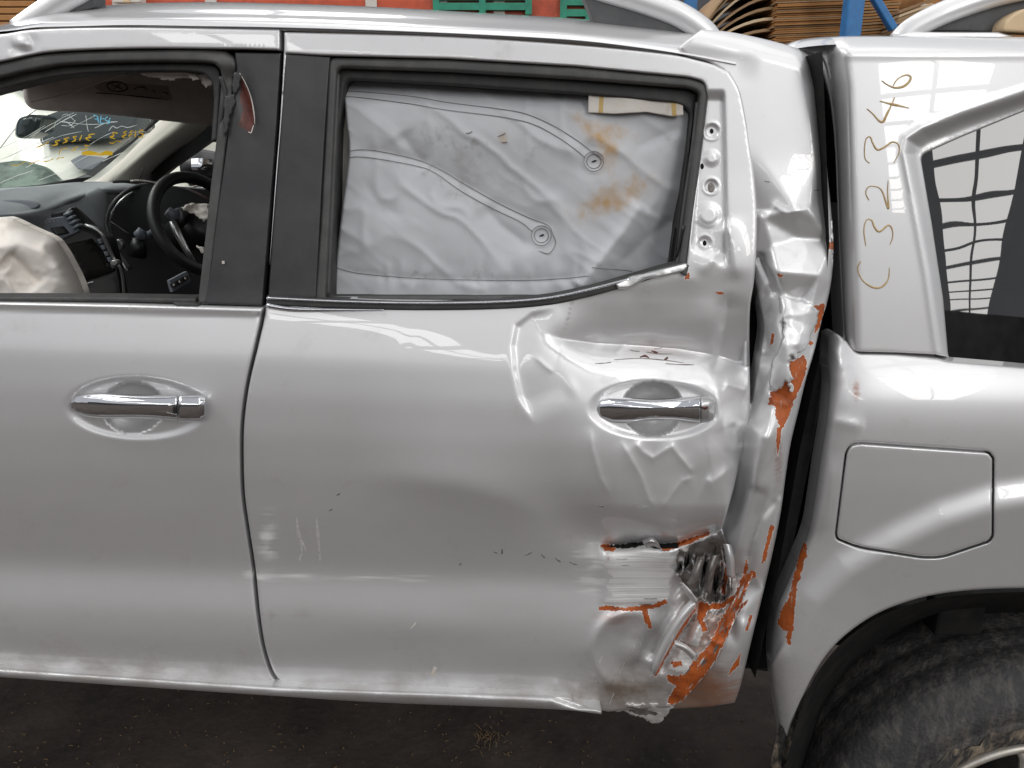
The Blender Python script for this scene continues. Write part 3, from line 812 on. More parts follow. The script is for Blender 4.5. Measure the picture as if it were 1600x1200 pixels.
    d += 0.020 * np.exp(-dist / 7.0) * smooth01(0, 0.06, t) + 0.012 * np.where(sg < 0, np.exp(-dist / 30.0), 0) * smooth01(0, 0.3, t)
    d += crumple(x, y) * 0.7 + 0.012 * gauss(x, y, 1108, 890, 26, 36, 1.0)
    for ln, am in fan:
        d += crease(x, y, ln, am, 3.2, 4.5, 0.25, 0.8)
    # folded channel running down to the sill
    ch = [(1094, 925), (1072, 960), (1046, 1000), (1020, 1052)]
    d += crease(x, y, ch, -0.016, 9, 12, 0.12, 3) + crease(x, y, [(1100, 938), (1080, 970), (1056, 1008), (1030, 1056)], 0.018, 6, 9, 0.12, 2)
    d += crease(x, y, [(1076, 925), (1058, 952), (1034, 990), (1010, 1035)], 0.012, 10, 8, 0.15, 3)
    d += crease(x, y, [(1172, 880), (1150, 935), (1120, 1005), (1090, 1050), (1055, 1100)], -0.012, 16, 20, 0.1, 5)
    d += gauss(x, y, 1078, 985, 16, 24, -0.012, -0.4) + gauss(x, y, 1060, 1045, 26, 16, -0.006)
    d += 0.0035 * fbm(x / 30, y / 30, 12, 3) * smooth01(930, 1010, x) * smooth01(930, 1000, y)
    d += 0.0010 * fbm(x / 55, y / 38, 14, 2) * smooth01(880, 1010, x) * smooth01(430, 500, y) * (1 - smooth01(760, 830, y))
    return d
def rear_depth(x, y):
    d = base(x, y) + rear_base_dent(x, y)
    d += handle_dish(x, y, 1022, 640, 102, 46, 0.02) * 0.9
    d += handle_bowl(x, y, 1020, 638, 48, 42)
    # recessed corner plate where the quarter trim has come away
    inn = smooth01(1096, 1102, x + 0.085 * (y - 160)) * (1 - smooth01(1128, 1134, x - 0.02 * (y - 160))) * smooth01(138, 158, y) * (1 - smooth01(396, 420, y + 0.5 * (1132 - x)))
    d += 0.010 * inn
    for cx, cy, rr, s in ((1112, 205, 13, 1), (1112, 247, 11, -1), (1111, 291, 12, 1), (1107, 336, 17, -1), (1101, 380, 12, 1)):
        r = np.hypot(x - cx, y - cy) / rr
        d += s * 0.0028 * (1 - smooth01(0.6, 1.0, r)) - 0.0012 * np.exp(-((r - 1.0) / 0.16) ** 2)
    return d
gr = [p for p in gap]
right_edge = [(1116, 92), (1140, 112), (1156, 140), (1166, 185), (1174, 240), (1180, 290), (1183, 340), (1182, 390), (1178, 440), (1172, 480), (1171, 540), (1172, 600), (1171, 640), (1166, 682), (1158, 712), (1147, 760), (1136, 800), (1128, 826)]
lower_right = [(1132, 838), (1150, 880), (1164, 868), (1178, 872), (1176, 900), (1160, 940), (1142, 985), (1122, 1030), (1096, 1062), (1066, 1096), (1046, 1106)]
bottom = [(1046, 1108), (1000, 1108), (950, 1112), (905, 1104), (868, 1094), (780, 1088), (600, 1082), (442, 1074)]
outline_rd = [(443.5, 50)] + cr([(450, 50), (700, 57), (900, 70), (1040, 84), (1090, 94), (1116, 101)], 6) + cr(right_edge[1:], 4) + lower_right + bottom[1:] + [(p[0] + 2.6, p[1]) for p in gap[::-1] if p[1] > 52]
rear_win = rounded([(500, 87), (700, 92), (900, 104), (1075, 121), (1102, 128), (1104, 150), (1090, 270), (1072, 417), (985, 437), (890, 459), (800, 470), (600, 468), (417, 464), (424, 380), (440, 180), (448, 84)],
                   [0, 0, 0, 6, 12, 4, 0, 2, 0, 0, 0, 0, 0, 0, 0, 0])
def ptch(l): return l
scraped = jag([(944, 862), (962, 858), (1000, 857), (1032, 862), (1056, 868), (1050, 884), (1054, 896), (1046, 912), (1048, 928), (1040, 938), (1018, 942), (1004, 948), (985, 945), (962, 950), (940, 944), (956, 930), (946, 914), (958, 900), (944, 886), (954, 872)], 2.6, 11)
primer_rd = [
    jag([(938, 852), (950, 850), (962, 856), (958, 862), (946, 860)], 1.0, 12, 3),
    jag([(1032, 857), (1046, 850), (1072, 843), (1098, 834), (1110, 832), (1104, 838), (1078, 849), (1052, 857), (1038, 862)], 1.3, 13, 3),
    jag([(934, 948), (952, 946), (972, 950), (996, 947), (1008, 944), (1022, 944), (1040, 936), (1044, 942), (1028, 950), (1012, 952), (990, 955), (968, 955), (936, 953)], 1.6, 14, 3),
    jag([(1002, 950), (1010, 948), (1016, 968), (1020, 984), (1014, 982), (1006, 968)], 1.2, 15, 3),
    jag([(1176, 880), (1178, 892), (1160, 935), (1140, 985), (1118, 1030), (1094, 1064), (1066, 1096), (1044, 1104), (1046, 1092), (1060, 1068), (1082, 1036), (1108, 1006), (1128, 966), (1150, 925), (1162, 896)], 2.2, 16, 3),
    jag([(1094, 940), (1108, 944), (1126, 942), (1148, 928), (1152, 936), (1130, 950), (1106, 954), (1098, 968), (1106, 985), (1098, 988), (1088, 962), (1090, 950)], 2.0, 17, 3),
    jag([(1042, 1056), (1072, 1054), (1084, 1064), (1070, 1078), (1058, 1072), (1044, 1064)], 2.4, 18, 3),
    jag([(1048, 1034), (1064, 1032), (1066, 1040), (1052, 1042)], 1.6, 19, 3),
    jag([(1084, 944), (1088, 952), (1062, 992), (1040, 1030), (1026, 1056), (1020, 1054), (1036, 1020), (1058, 984)], 1.2, 20, 3),
    jag([(1070, 428), (1077, 426), (1077, 436), (1070, 437)], 0.8, 21, 2),
    jag([(1117, 455), (1130, 457), (1131, 460), (1122, 460)], 0.6, 22, 2),
    jag([(1126, 878), (1136, 876), (1138, 896), (1132, 930), (1126, 926), (1130, 900)], 1.2, 23, 3),
]
_rg = np.random.default_rng(77)
streak_bits = []
_sp = np.array(cr([(1168, 892), (1150, 935), (1124, 990), (1098, 1036), (1064, 1084)], 3))
for k in range(16):
    i = _rg.integers(4, len(_sp) - 6); c = _sp[i] + _rg.normal(0, 7, 2); t = _sp[min(i + 4, len(_sp) - 1)] - _sp[i]; t /= np.linalg.norm(t)
    n_ = np.array([-t[1], t[0]]); l = _rg.uniform(5, 17); w_ = _rg.uniform(1.0, 2.8)
    streak_bits.append((jag([tuple(c - t * l), tuple(c + n_ * w_), tuple(c + t * l), tuple(c - n_ * w_)], 0.6, 300 + k, 3), (2, 0, 3)[k % 3]))
scraped2 = jag([(1082, 972), (1096, 968), (1098, 990), (1090, 1010), (1070, 1004), (1060, 998), (1070, 984)], 1.4, 24)
scraped3 = jag([(1052, 1008), (1078, 1012), (1088, 1024), (1080, 1052), (1062, 1050), (1044, 1044)], 1.6, 25)
lip_shade_rd = [jag([(942, 853), (975, 850), (1006, 846), (1030, 850), (1062, 848), (1060, 856), (1030, 858), (1004, 853), (975, 857)], 1.2, 27, 3)]  # near-black strip painting the shade under the lip of the tear
dark_rd = [jag([(1060, 858), (1098, 843), (1112, 837), (1128, 830), (1138, 848), (1150, 870), (1147, 902), (1140, 938), (1130, 958), (1112, 960), (1098, 944), (1084, 926), (1064, 908), (1055, 890)], 2.2, 26)]
_rf = np.random.default_rng(99)
fan, shade_slits, flakes = [], [], []  # the slit patches are painted near-black as shade between torn folds
for k in range(26):
    t = k / 25
    a = np.array([1066 + 72 * t, 858 - 24 * t + _rf.uniform(0, 12)]); b = np.array([1056 + 84 * t + _rf.normal(0, 5), 898 + 52 * min(1.0, 0.25 + t) + _rf.uniform(-24, 10)])
    u0 = _rf.uniform(0, 0.35); u1 = _rf.uniform(0.55, 1.0)
    p, q = a + (b - a) * u0, a + (b - a) * u1; m_ = (p + q) / 2 + _rf.normal(0, 3, 2)
    n_ = np.array([-(q - p)[1], (q - p)[0]]); n_ /= max(np.linalg.norm(n_), 1e-6)
    w_ = _rf.uniform(0.8, 2.6)
    fan.append(([tuple(p), tuple(m_), tuple(q)], -0.012 if k % 2 else 0.012))
    poly = jag([tuple(p), tuple(m_ + n_ * w_), tuple(q), tuple(m_ - n_ * w_)], 0.7, 500 + k, 3)
    (flakes if k % 4 == 1 else shade_slits if k % 2 == 0 else []).append(poly)
lockdot = [ellipse(1112, 205, 3.2, 4.2, 10), ellipse(1097, 260, 3, 5, 8), ellipse(1101, 380, 3.2, 4.5, 10)]
lockgrey = [ellipse(1111, 293, 6, 8, 12)]
def wear_rear(x, y):
    n = fbm(x / 26, y / 14, 41); n2 = fbm(x / 60, y / 40, 43)
    sc = gauss(x, y, 418, 842, 12, 30, 0.55) * (0.5 + 1.6 * n) + gauss(x, y, 520, 902, 110, 4, 0.34) + gauss(x, y, 400, 902, 14, 5, 0.4)
    sc += gauss(x, y, 640, 906, 60, 3, 0.12)
    sc += gauss(x, y, 925, 880, 26, 34, 0.20) * (1 + 2 * n) + gauss(x, y, 1000, 1080, 50, 20, 0.6)
    dirt = 0.05 + 0.18 * n2 + 0.3 * smooth01(1010, 1085, y) * smooth01(860, 980, x) + 0.25 * smooth01(1040, 1080, y)
    dirt += gauss(x, y, 988, 1020, 50, 50, 0.30) + gauss(x, y, 440, 960, 46, 3, 0.35) + gauss(x, y, 424, 975, 3, 22, 0.3)
    dirt += 0.55 * smooth01(1048, 1076, x) * smooth01(838, 870, y) * (1 - smooth01(1000, 1060, y))
    ru = gauss(x, y, 955, 872, 5, 16, 0.35) + gauss(x, y, 960, 966, 22, 8, 0.22) + gauss(x, y, 1120, 1010, 40, 60, 0.30) + gauss(x, y, 1030, 545, 30, 10, 0.12)
    return np.clip(sc, 0, 1), np.clip(dirt, 0, 1), np.clip(ru, 0, 1)
rd = panel("rear_door", outline_rd, rear_depth, ["paint", "primer", "bare", "crushed", "dark"], truck, holes=[rear_win], grid=6.5,
           fine=[(790, 470, 1180, 800, 2.8), (900, 800, 1182, 1112, 2.6), (1090, 130, 1140, 410, 2.8)], rpx=4, rdep=0.005, wear=wear_rear, flange=0.018,
           patches=[(d, 3) for d in dark_rd] + [(jag(grow(p, 1.6), 0.8, 70 + i, 3), 2) for i, p in enumerate(primer_rd)] + [(scraped, 2), (scraped2, 2), (scraped3, 2)] + [(p, 1) for p in primer_rd] + [(p, 4) for p in lockdot + lip_shade_rd] + [(p, 3) for p in lockgrey] + [(p, 4) for p in shade_slits] + [(p, 2) for p in flakes] + streak_bits,
           label="crushed silver rear door with torn lower corner and orange primer showing")
# pillar film, seals
panel("pillar_film", [(446, 84), (516, 89), (511, 160), (506, 240), (500, 350), (494, 467), (419, 466), (425, 385), (434, 270), (441, 170)], off(base, 0.002), ["trim"], rd, grid=8, rpx=3, rdep=0.003)
so = rounded([(513, 90), (700, 93), (900, 104), (1078, 121), (1106, 130), (1106, 150), (1092, 270), (1074, 420), (900, 470), (490, 470), (500, 350), (508, 200)], [14, 0, 0, 10, 12, 4, 0, 2, 0, 0, 0, 0])
si = rounded([(528, 106), (700, 112), (900, 124), (1076, 138), (1093, 145), (1088, 190), (1070, 330), (1059, 425), (900, 466), (510, 466), (516, 350), (523, 200)], [10, 0, 0, 8, 8, 3, 0, 2, 0, 0, 0, 0])
panel("window_seal", so, lambda x, y: base(x, y) + 0.004, ["seal"], rd, holes=[si], grid=8, rpx=6, rdep=0.006, flange=0.02)
si2 = rounded([(541, 124), (700, 133), (900, 147), (1060, 162), (1079, 174), (1074, 240), (1054, 400), (1050, 430), (900, 466), (518, 466), (522, 350), (530, 200)], [10, 0, 0, 16, 12, 3, 0, 2, 0, 0, 0, 0])
panel("glass_channel", [(x, y) for x, y in rounded([(526, 103), (700, 109), (900, 121), (1072, 138), (1090, 146), (1084, 190), (1064, 330), (1052, 427), (900, 472), (506, 472), (513, 350), (520, 200)], 4)],
      lambda x, y: base(x, y) + 0.022, ["rubber"], rd, holes=[si2], grid=8, rpx=5, rdep=0.006, flange=0.05)
tube("guide_rail", [P(x, y, float(base(np.array([x]), np.array([y]))[0]) + 0.014) for x, y in cr([(1090, 160), (1083, 230), (1068, 330), (1058, 420)], 8)], 0.0035, "seal", rd, n=8)
tube("guide_rail", [P(x, y, float(base(np.array([x]), np.array([y]))[0]) + 0.014) for x, y in cr([(528, 116), (524, 200), (518, 330), (512, 462)], 8)], 0.0035, "seal", rd, n=8)
panel("corner_clip", [(531, 116), (548, 116), (538, 128), (532, 138)], off(base, 0.024), ["seal"], rd, grid=5, rpx=2, rdep=0.002, flange=0.004)
tube("broken_glass_edge", [P(x, y, 0.05) for x, y in cr([(1068, 352), (1062, 380), (1057, 402)], 6)], 0.0022, "dashblack", rd, n=6)
# waist moulding: black rubber with two bright edges, bent up and broken at its rear end
wl = [(417, 468), (520, 473), (640, 476), (760, 475), (850, 469), (920, 455), (985, 437), (1040, 421), (1074, 413)]
wl_d = lambda x, y: base(x, y) - 0.006
up_ = cr([(x, y - 6) for x, y in wl], 5); lo_ = cr([(x, y + 9) for x, y in wl], 5)
wd = lambda x, y: base(x, y) - 0.004 + 0.006 * smooth01(940, 1075, x)
panel("waist_moulding", up_ + lo_[::-1], wd, ["rubber"], rd, grid=5, rpx=4, rdep=0.004, flange=0.02)
tube("chrome_strip", surf_line([(x, y - 2.5) for x, y in wl[:6]] + [(985, 436)], wd, 0.002), 0.0021, "chrome", rd, n=10)
tube("chrome_strip", surf_line([(417, 477), (460, 483), (540, 484), (600, 484)], wd, 0.001), np.linspace(0.004, 0.0006, len(surf_line([(417, 477), (460, 483), (540, 484), (600, 484)], wd, 0.001))), "chrome", rd, n=10)
panel("bent_strip_end", rounded([(962, 444), (985, 432), (1020, 424), (1072, 411), (1076, 417), (1070, 424), (1030, 434), (1010, 436), (985, 450), (966, 452)], 3),
      lambda x, y: base(x, y) - 0.009 + 0.003 * np.sin(x / 14), ["satin"], rd, grid=4, rpx=3, rdep=0.003, flange=0.004)
panel("bent_strip_end", rounded([(1000, 428), (1066, 413), (1077, 414), (1072, 432), (1064, 426), (1010, 438)], 2), lambda x, y: base(x, y) - 0.006, ["seal"], rd, grid=4, rpx=2, rdep=0.002, flange=0.006)
# handle
rbase = lambda x, y: base(x, y) + 0.012 + 0.006 * smooth01(930, 1110, x)
handle("door_handle", rd, [(930, 641, 2, 0.004, -0.001), (932, 641, 9, 0.009, -0.003), (938, 641, 14, 0.012, -0.005), (955, 641, 17.5, 0.016, -0.009), (985, 641, 17, 0.022, -0.015), (1020, 640, 14.5, 0.025, -0.018),
                           (1055, 639.5, 15, 0.025, -0.017), (1085, 640, 17.5, 0.022, -0.012), (1094, 640, 18, 0.021, -0.010)], rbase)
handle("handle_cap", rd, [(1094.8, 640, 14, 0.014, -0.010), (1096, 640, 17.5, 0.020, -0.010), (1108, 640, 17, 0.017, -0.007), (1115, 640, 15, 0.013, -0.005), (1119, 640, 11, 0.007, -0.003), (1120, 640, 6, 0.003, -0.002)], rbase, "satin")
stroke("rust_fleck", [(1096, 636), (1101, 638), (1106, 636)], 5, lambda x, y: rbase(x, y) - 0.0305, "rust", rd, lift=0.001)

# bent slivers and rolled sheet in the torn corner
def shard(name, rows, m, thick=0.0016, fine=True, **k):
    return patch3(name, rows, m, rd, nu=14 if fine else 5, nv=10 if fine else 3, thick=thick, **k)
shard("rolled_sheet", [[(1004, 845, -0.02), (1018, 840, -0.030), (1028, 848, -0.022)], [(1006, 850, -0.030), (1020, 846, -0.040), (1031, 854, -0.028)], [(1010, 855, -0.02), (1022, 853, -0.028), (1034, 858, -0.018)]], "satin")
shard("rolled_sheet", [[(1062, 910, -0.02), (1076, 922, -0.03), (1089, 936, -0.02)], [(1068, 912, -0.035), (1080, 926, -0.045), (1088, 940, -0.03)], [(1064, 918, -0.02), (1074, 930, -0.03), (1084, 942, -0.018)]], "bare")
shard("torn_sliver", [[(1080, 936, -0.012), (1058, 962, -0.018), (1040, 992, -0.018), (1018, 1040, -0.012)], [(1086, 942, -0.022), (1064, 968, -0.028), (1046, 998, -0.028), (1020, 1050, -0.018)], [(1088, 948, -0.010), (1068, 974, -0.014), (1050, 1004, -0.014), (1022, 1056, -0.008)]], "paint")
shard("torn_sliver", [[(1090, 870, 0.004), (1082, 892, -0.006), (1074, 912, 0.0)], [(1096, 874, -0.012), (1088, 896, -0.02), (1080, 916, -0.01)], [(1101, 872, 0.006), (1094, 898, -0.002), (1086, 918, 0.004)]], "crushed")
shard("torn_sliver", [[(1112, 866, 0.01), (1104, 890, 0.0), (1100, 925, 0.004)], [(1118, 868, -0.01), (1110, 892, -0.016), (1105, 926, -0.008)], [(1124, 866, 0.012), (1116, 894, 0.004), (1110, 928, 0.008)]], "crushed")
shard("torn_sliver", [[(1130, 850, 0.0), (1134, 870, -0.006), (1136, 900, 0.004)], [(1137, 850, -0.014), (1141, 872, -0.02), (1142, 902, -0.006)], [(1142, 852, 0.004), (1147, 876, -0.002), (1147, 904, 0.008)]], "paint")
shard("torn_sliver", [[(1054, 1000, -0.016), (1072, 1008, -0.024), (1088, 1022, -0.016)], [(1054, 1006, -0.026), (1072, 1013, -0.034), (1086, 1026, -0.02)], [(1056, 1010, -0.014), (1070, 1018, -0.02), (1082, 1030, -0.012)]], "bare")
panel("torn_sill_flap", jag([(956, 1102), (985, 1100), (1046, 1098), (1052, 1104), (1040, 1118), (1034, 1128), (1024, 1130), (1012, 1127), (1004, 1120), (990, 1119), (978, 1112), (962, 1111)], 1.6, 28),
      lambda x, y: base(x, y) - 0.002 + 0.0009 * (y - 1100) + 0.008 * fbm(x / 12, y / 8, 29, 2), ["bare", "crushed"], rd, grid=3, rpx=2, rdep=0.003, flange=0.004, patches=[(jag([(966, 1103), (1006, 1106), (1030, 1116), (1000, 1118)], 2, 30), 1)])

# scratches and scuffs the photo shows one by one
for i, pts in enumerate([[(463, 808), (466, 832), (472, 860), (468, 876)], [(466, 836), (474, 852), (478, 862)], [(494, 808), (497, 840), (500, 876)]]):
    stroke("pale_scratch", pts, 4.5 if i != 1 else 3, rear_depth, "bare", rd, lift=0.0007)
for pts in [[(526, 774), (531, 771)], [(514, 798), (519, 795)], [(717, 883), (721, 880)], [(771, 862), (778, 864)], [(785, 858), (784, 866)], [(820, 868), (832, 862)], [(846, 866), (852, 872)], [(868, 872), (876, 878)], [(890, 878), (902, 882)], [(936, 790), (944, 792)]]:
    stroke("dark_nick", [pts[0], ((pts[0][0] + pts[1][0]) / 2, (pts[0][1] + pts[1][1]) / 2 + 0.4), pts[1]], 2.2, rear_depth, "crushed", rd, lift=0.0006, step_=1.5)
for i, pts in enumerate([[(960, 562), (1000, 560), (1040, 563), (1068, 567)], [(1010, 550), (1030, 553), (1052, 553)], [(985, 547), (1000, 549)], [(1022, 545), (1036, 543)], [(955, 566), (930, 568)], [(1040, 568), (1085, 570)]]):
    pts = pts if len(pts) > 2 else [pts[0], tuple((np.array(pts[0]) + np.array(pts[1])) / 2 + (0, 0.5)), pts[1]]
    stroke("dark_nick", pts, 1.5, rear_depth, "crushed", rd, lift=0.0006, step_=2)
for pts in [[(1000, 558), (1008, 556), (1014, 559)], [(1018, 548), (1028, 551)], [(1038, 562), (1044, 558)]]:
    pts = pts if len(pts) > 2 else [pts[0], tuple((np.array(pts[0]) + np.array(pts[1])) / 2 + (0, 0.5)), pts[1]]
    stroke("rust_fleck", pts, 3, rear_depth, "rust", rd, lift=0.0008, step_=2)
stroke("white_chip", [(675, 1056), (679, 1046), (681, 1042)], 6, rear_depth, "label", rd, lift=0.0008, step_=2)
stroke("white_chip", [(642, 982), (648, 976), (650, 972)], 2, rear_depth, "label", rd, lift=0.0008, step_=2)
for k in range(5):
    a = RNG.uniform(940, 1046); b = RNG.uniform(860, 944); l = RNG.uniform(6, 26)
    stroke("dark_nick", [(a, b), (a + l / 2, b + 0.3), (min(a + l, 1048), b + RNG.uniform(-.5, .8))], RNG.uniform(0.7, 1.6), rear_depth, "crushed", rd, lift=0.0010, step_=3)
for k in range(14):
    a = RNG.uniform(910, 1040); b = RNG.uniform(985, 1085); l = RNG.uniform(10, 26)
    stroke("pale_scratch", [(a, b), (a - l * 0.22, b + l * 0.5), (a - l * 0.4, b + l)], RNG.uniform(0.8, 1.5), rear_depth, "bare", rd, lift=0.0010, step_=3)

# ---- curtain airbag filling the rear window
thread1 = [(536, 143), (560, 143), (640, 150), (700, 160), (780, 170), (822, 178), (862, 195), (900, 218), (926, 238), (941, 250)]
thread1b = [(536, 151), (560, 152), (640, 162), (700, 172), (780, 182), (830, 193), (868, 212), (900, 234), (914, 246)]
thread2 = [(545, 236), (562, 234), (590, 236), (650, 249), (690, 266), (730, 290), (780, 318), (826, 340), (856, 352), (864, 366)]
thread2b = [(545, 246), (560, 245), (590, 248), (650, 259), (680, 270), (720, 298), (770, 326), (812, 346), (832, 362)]
thread3 = [(525, 418), (560, 427), (640, 434), (720, 437), (820, 438), (880, 435), (920, 431)]
thread3b = [(925, 418), (945, 420), (975, 422), (988, 424)]
def bag_depth(x, y):
    d = 0.085 + 0.00016 * (300 - y) * 0.25 + 0 * x
    d = d + base(x, y) * 0.35 + 0.03 * smooth01(165, 118, y - 0.03 * (x - 540))
    d -= gauss(x, y, 720, 200, 180, 46, 0.016, 0.12) + gauss(x, y, 640, 350, 130, 60, 0.014, 0.3) + gauss(x, y, 960, 300, 70, 80, 0.014)
    for th, a in ((thread1, 0.0028), (thread2, 0.0040)):
        d += crease(x, y, th, a, 10, 10, 0.1, 2)
    d += crease(x, y, thread3, 0.003, 7, 7, 0.05, 2)
    for cx, cy in ((928, 252), (846, 368)):
        r = np.hypot(x - cx, y - cy)
        d += 0.007 * np.exp(-(r / 26) ** 2) - 0.002 * np.exp(-((r - 15) / 3) ** 2)
    # ridged wrinkles running diagonally, finer pleats at the bottom hem
    wx = x + 14 * fbm(x / 60, y / 60, 51, 2); wy = y + 14 * fbm(x / 60, y / 60, 57, 2)
    u = wx * 0.8 + wy * 0.6; v = -wx * 0.6 + wy * 0.8
    ridg = lambda a, b, s: 1 - np.abs(2 * vn(a, b, s)) * 2
    d -= 0.0032 * np.maximum(ridg(u / 190, v / 60, 61), 0) ** 2 + 0.0026 * np.maximum(ridg(wx / 50, wy / 90, 63), 0) ** 2
    d -= 0.0012 * np.maximum(ridg(u / 90, v / 22, 65), 0) ** 2 * (0.4 + smooth01(-0.1, 0.2, fbm(x / 90, y / 90, 66, 2)))
    d -= 0.0032 * ridg(wx / 15, wy / 70, 67) * np.exp(-((y - 432) / 22) ** 2) * smooth01(560, 640, x) * (1 - smooth01(900, 960, x))
    d += 0.0004 * fbm(x / 18, y / 18, 69, 3)
    # named folds
    d += crease(x, y, [(625, 205), (650, 240), (670, 262)], 0.006, 10, 16, 0.2, 2)
    d += crease(x, y, [(560, 270), (600, 330), (640, 338)], 0.004, 14, 14, 0.3, 3)
    d += crease(x, y, [(755, 316), (780, 350), (835, 392)], 0.007, 10, 18, 0.2, 2)
    d += crease(x, y, [(1070, 195), (1030, 215), (980, 240)], 0.007, 8, 16, 0.3, 2)
    fold = [(1002, 318), (978, 356), (940, 404), (904, 452)]
    d -= crease(x, y, fold, 0.014, 20, 9, 0.04, 2)
    d += 0.020 * smooth01(0, 70, (x - np.interp(y, [180, 318, 452], [1060, 1010, 912])))
    d += crease(x, y, [(1070, 330), (1010, 372), (960, 420)], 0.006, 10, 10, 0.2, 2)
    return d
def wear_bag(x, y):
    n = fbm(x / 18, y / 18, 71); n2 = fbm(x / 50, y / 34, 73)
    soft = gauss(x, y, 700, 215, 50, 18, 0.30, 0.3) + gauss(x, y, 810, 235, 60, 22, 0.18) + gauss(x, y, 700, 290, 40, 12, 0.35, 0.6) + gauss(x, y, 650, 250, 40, 8, 0.25, 0.7)
    soft += gauss(x, y, 1040, 220, 40, 14, 0.15) + gauss(x, y, 800, 140, 260, 10, 0.12) + gauss(x, y, 620, 432, 60, 14, 0.2) + gauss(x, y, 740, 432, 60, 10, 0.18)
    brown = gauss(x, y, 735, 268, 34, 16, 0.42, 0.5) + gauss(x, y, 744, 305, 20, 10, 0.35, 0.5) + gauss(x, y, 925, 236, 46, 12, 0.22) + gauss(x, y, 760, 420, 120, 22, 0.10) + gauss(x, y, 900, 340, 90, 40, 0.10)
    st_ = gauss(x, y, 936, 214, 30, 9, 0.55, 0.75) + gauss(x, y, 960, 205, 30, 8, 0.35, 0.2) + gauss(x, y, 968, 302, 32, 13, 0.62, -0.42) + gauss(x, y, 940, 322, 30, 10, 0.40, -0.3) + gauss(x, y, 786, 216, 4, 7, 0.6) + gauss(x, y, 950, 240, 10, 20, 0.35)
    return np.clip(soft * 0.55 * (0.9 + 1.4 * n), 0, 1), np.clip(brown * 0.6 * (0.9 + 1.5 * n2) + 0.02, 0, 1), np.clip(st_ * 0.75 * (0.9 + 0.9 * n), 0, 1)
ab = panel("curtain_airbag", cr([(538, 140), (548, 128), (575, 120), (700, 112), (900, 130), (1094, 148)], 6) + [(1094, 200), (1084, 300), (1074, 400), (1064, 445), (900, 485), (520, 485)] + cr([(522, 460), (526, 400), (534, 330), (545, 240), (541, 190), (538, 152)], 6),
           bag_depth, ["bag"], truck, grid=4.6, rpx=4, rdep=0.006, wear=wear_bag, flange=0.02)
for th in (thread1, thread1b, thread2, thread2b, thread3, thread3b):
    stroke("stitching", th, 0.8, bag_depth, "thread", ab, lift=0.0016, step_=3, taper=0)
for cx, cy in ((928, 252), (846, 368)):
    for r in (15.5, 11):
        e = ellipse(cx, cy, r, r, 26)
        stroke("stitching", e + [e[0]], 0.8, bag_depth, "thread", ab, lift=0.0016, step_=3, taper=0)
    stroke("tether_hole", [(cx - 3, cy + 1), (cx, cy), (cx + 4, cy - 1.5)], 3, bag_depth, "dashblack", ab, lift=0.0014, step_=2)
stroke("stitching", [(864, 366), (868, 380), (858, 396), (842, 392)], 1.0, bag_depth, "thread", ab, lift=0.0016, step_=3)
for pts in [[(778, 213), (784, 211), (790, 208)], [(784, 222), (788, 223), (793, 222)], [(728, 208), (733, 208), (738, 205)]]:
    stroke("slit", pts, 1.5, bag_depth, "thread", ab, lift=0.0014, step_=2)
lb_d = lambda x, y: bag_depth(x, y) * 0.25 + 0.068 + 0.002 * np.sin(x / 16)
lbp = rounded([(920, 138), (1000, 142), (1066, 150), (1068, 180), (1050, 182), (1010, 175), (960, 178), (919, 176)], 2)
lab = panel("airbag_label", lbp, lb_d, ["label", "yellow"], ab, grid=5, rpx=2, rdep=0.001, flange=0.001,
            patches=[([(937, 139), (944, 139), (942, 176), (935, 177)], 1), ([(1048, 148), (1056, 149), (1057, 181), (1050, 181)], 1)])
# folded grey liner seen behind the bag at the front edge of the window
panel("seat_belt_cover", rounded([(524, 150), (546, 146), (548, 280), (536, 330), (528, 420), (512, 430), (516, 300)], 6), lambda x, y: 0.125 + 0 * x, ["beige"], truck, grid=9, rpx=5, rdep=0.01, flange=0.02)

# ================================================================== SILL
def sill_depth(x, y):
    t = y - np.interp(x, [-120, 0, 438, 700, 860, 905], [1036, 1043, 1072, 1081, 1088, 1104])
    return 0.020 - 0.012 * smooth01(-2, 6, t) + 0.00009 * np.maximum(t - 6, 0) ** 2 + 0.012 * ((x - 750) / 900) ** 2
panel("sill_panel", cr([(-120, 1036), (0, 1043), (200, 1057), (438, 1072), (600, 1079), (860, 1087), (900, 1098), (940, 1112)], 6) + cr([(940, 1116), (860, 1108), (600, 1098), (438, 1088), (200, 1072), (0, 1058), (-120, 1051)], 6),
      sill_depth, ["paint"], truck, grid=4.5, rpx=3, rdep=0.003, flange=0.06, wear=lambda x, y: (0 * x, 0.28 + 0.3 * fbm(x / 50, y / 10, 81), 0 * x))

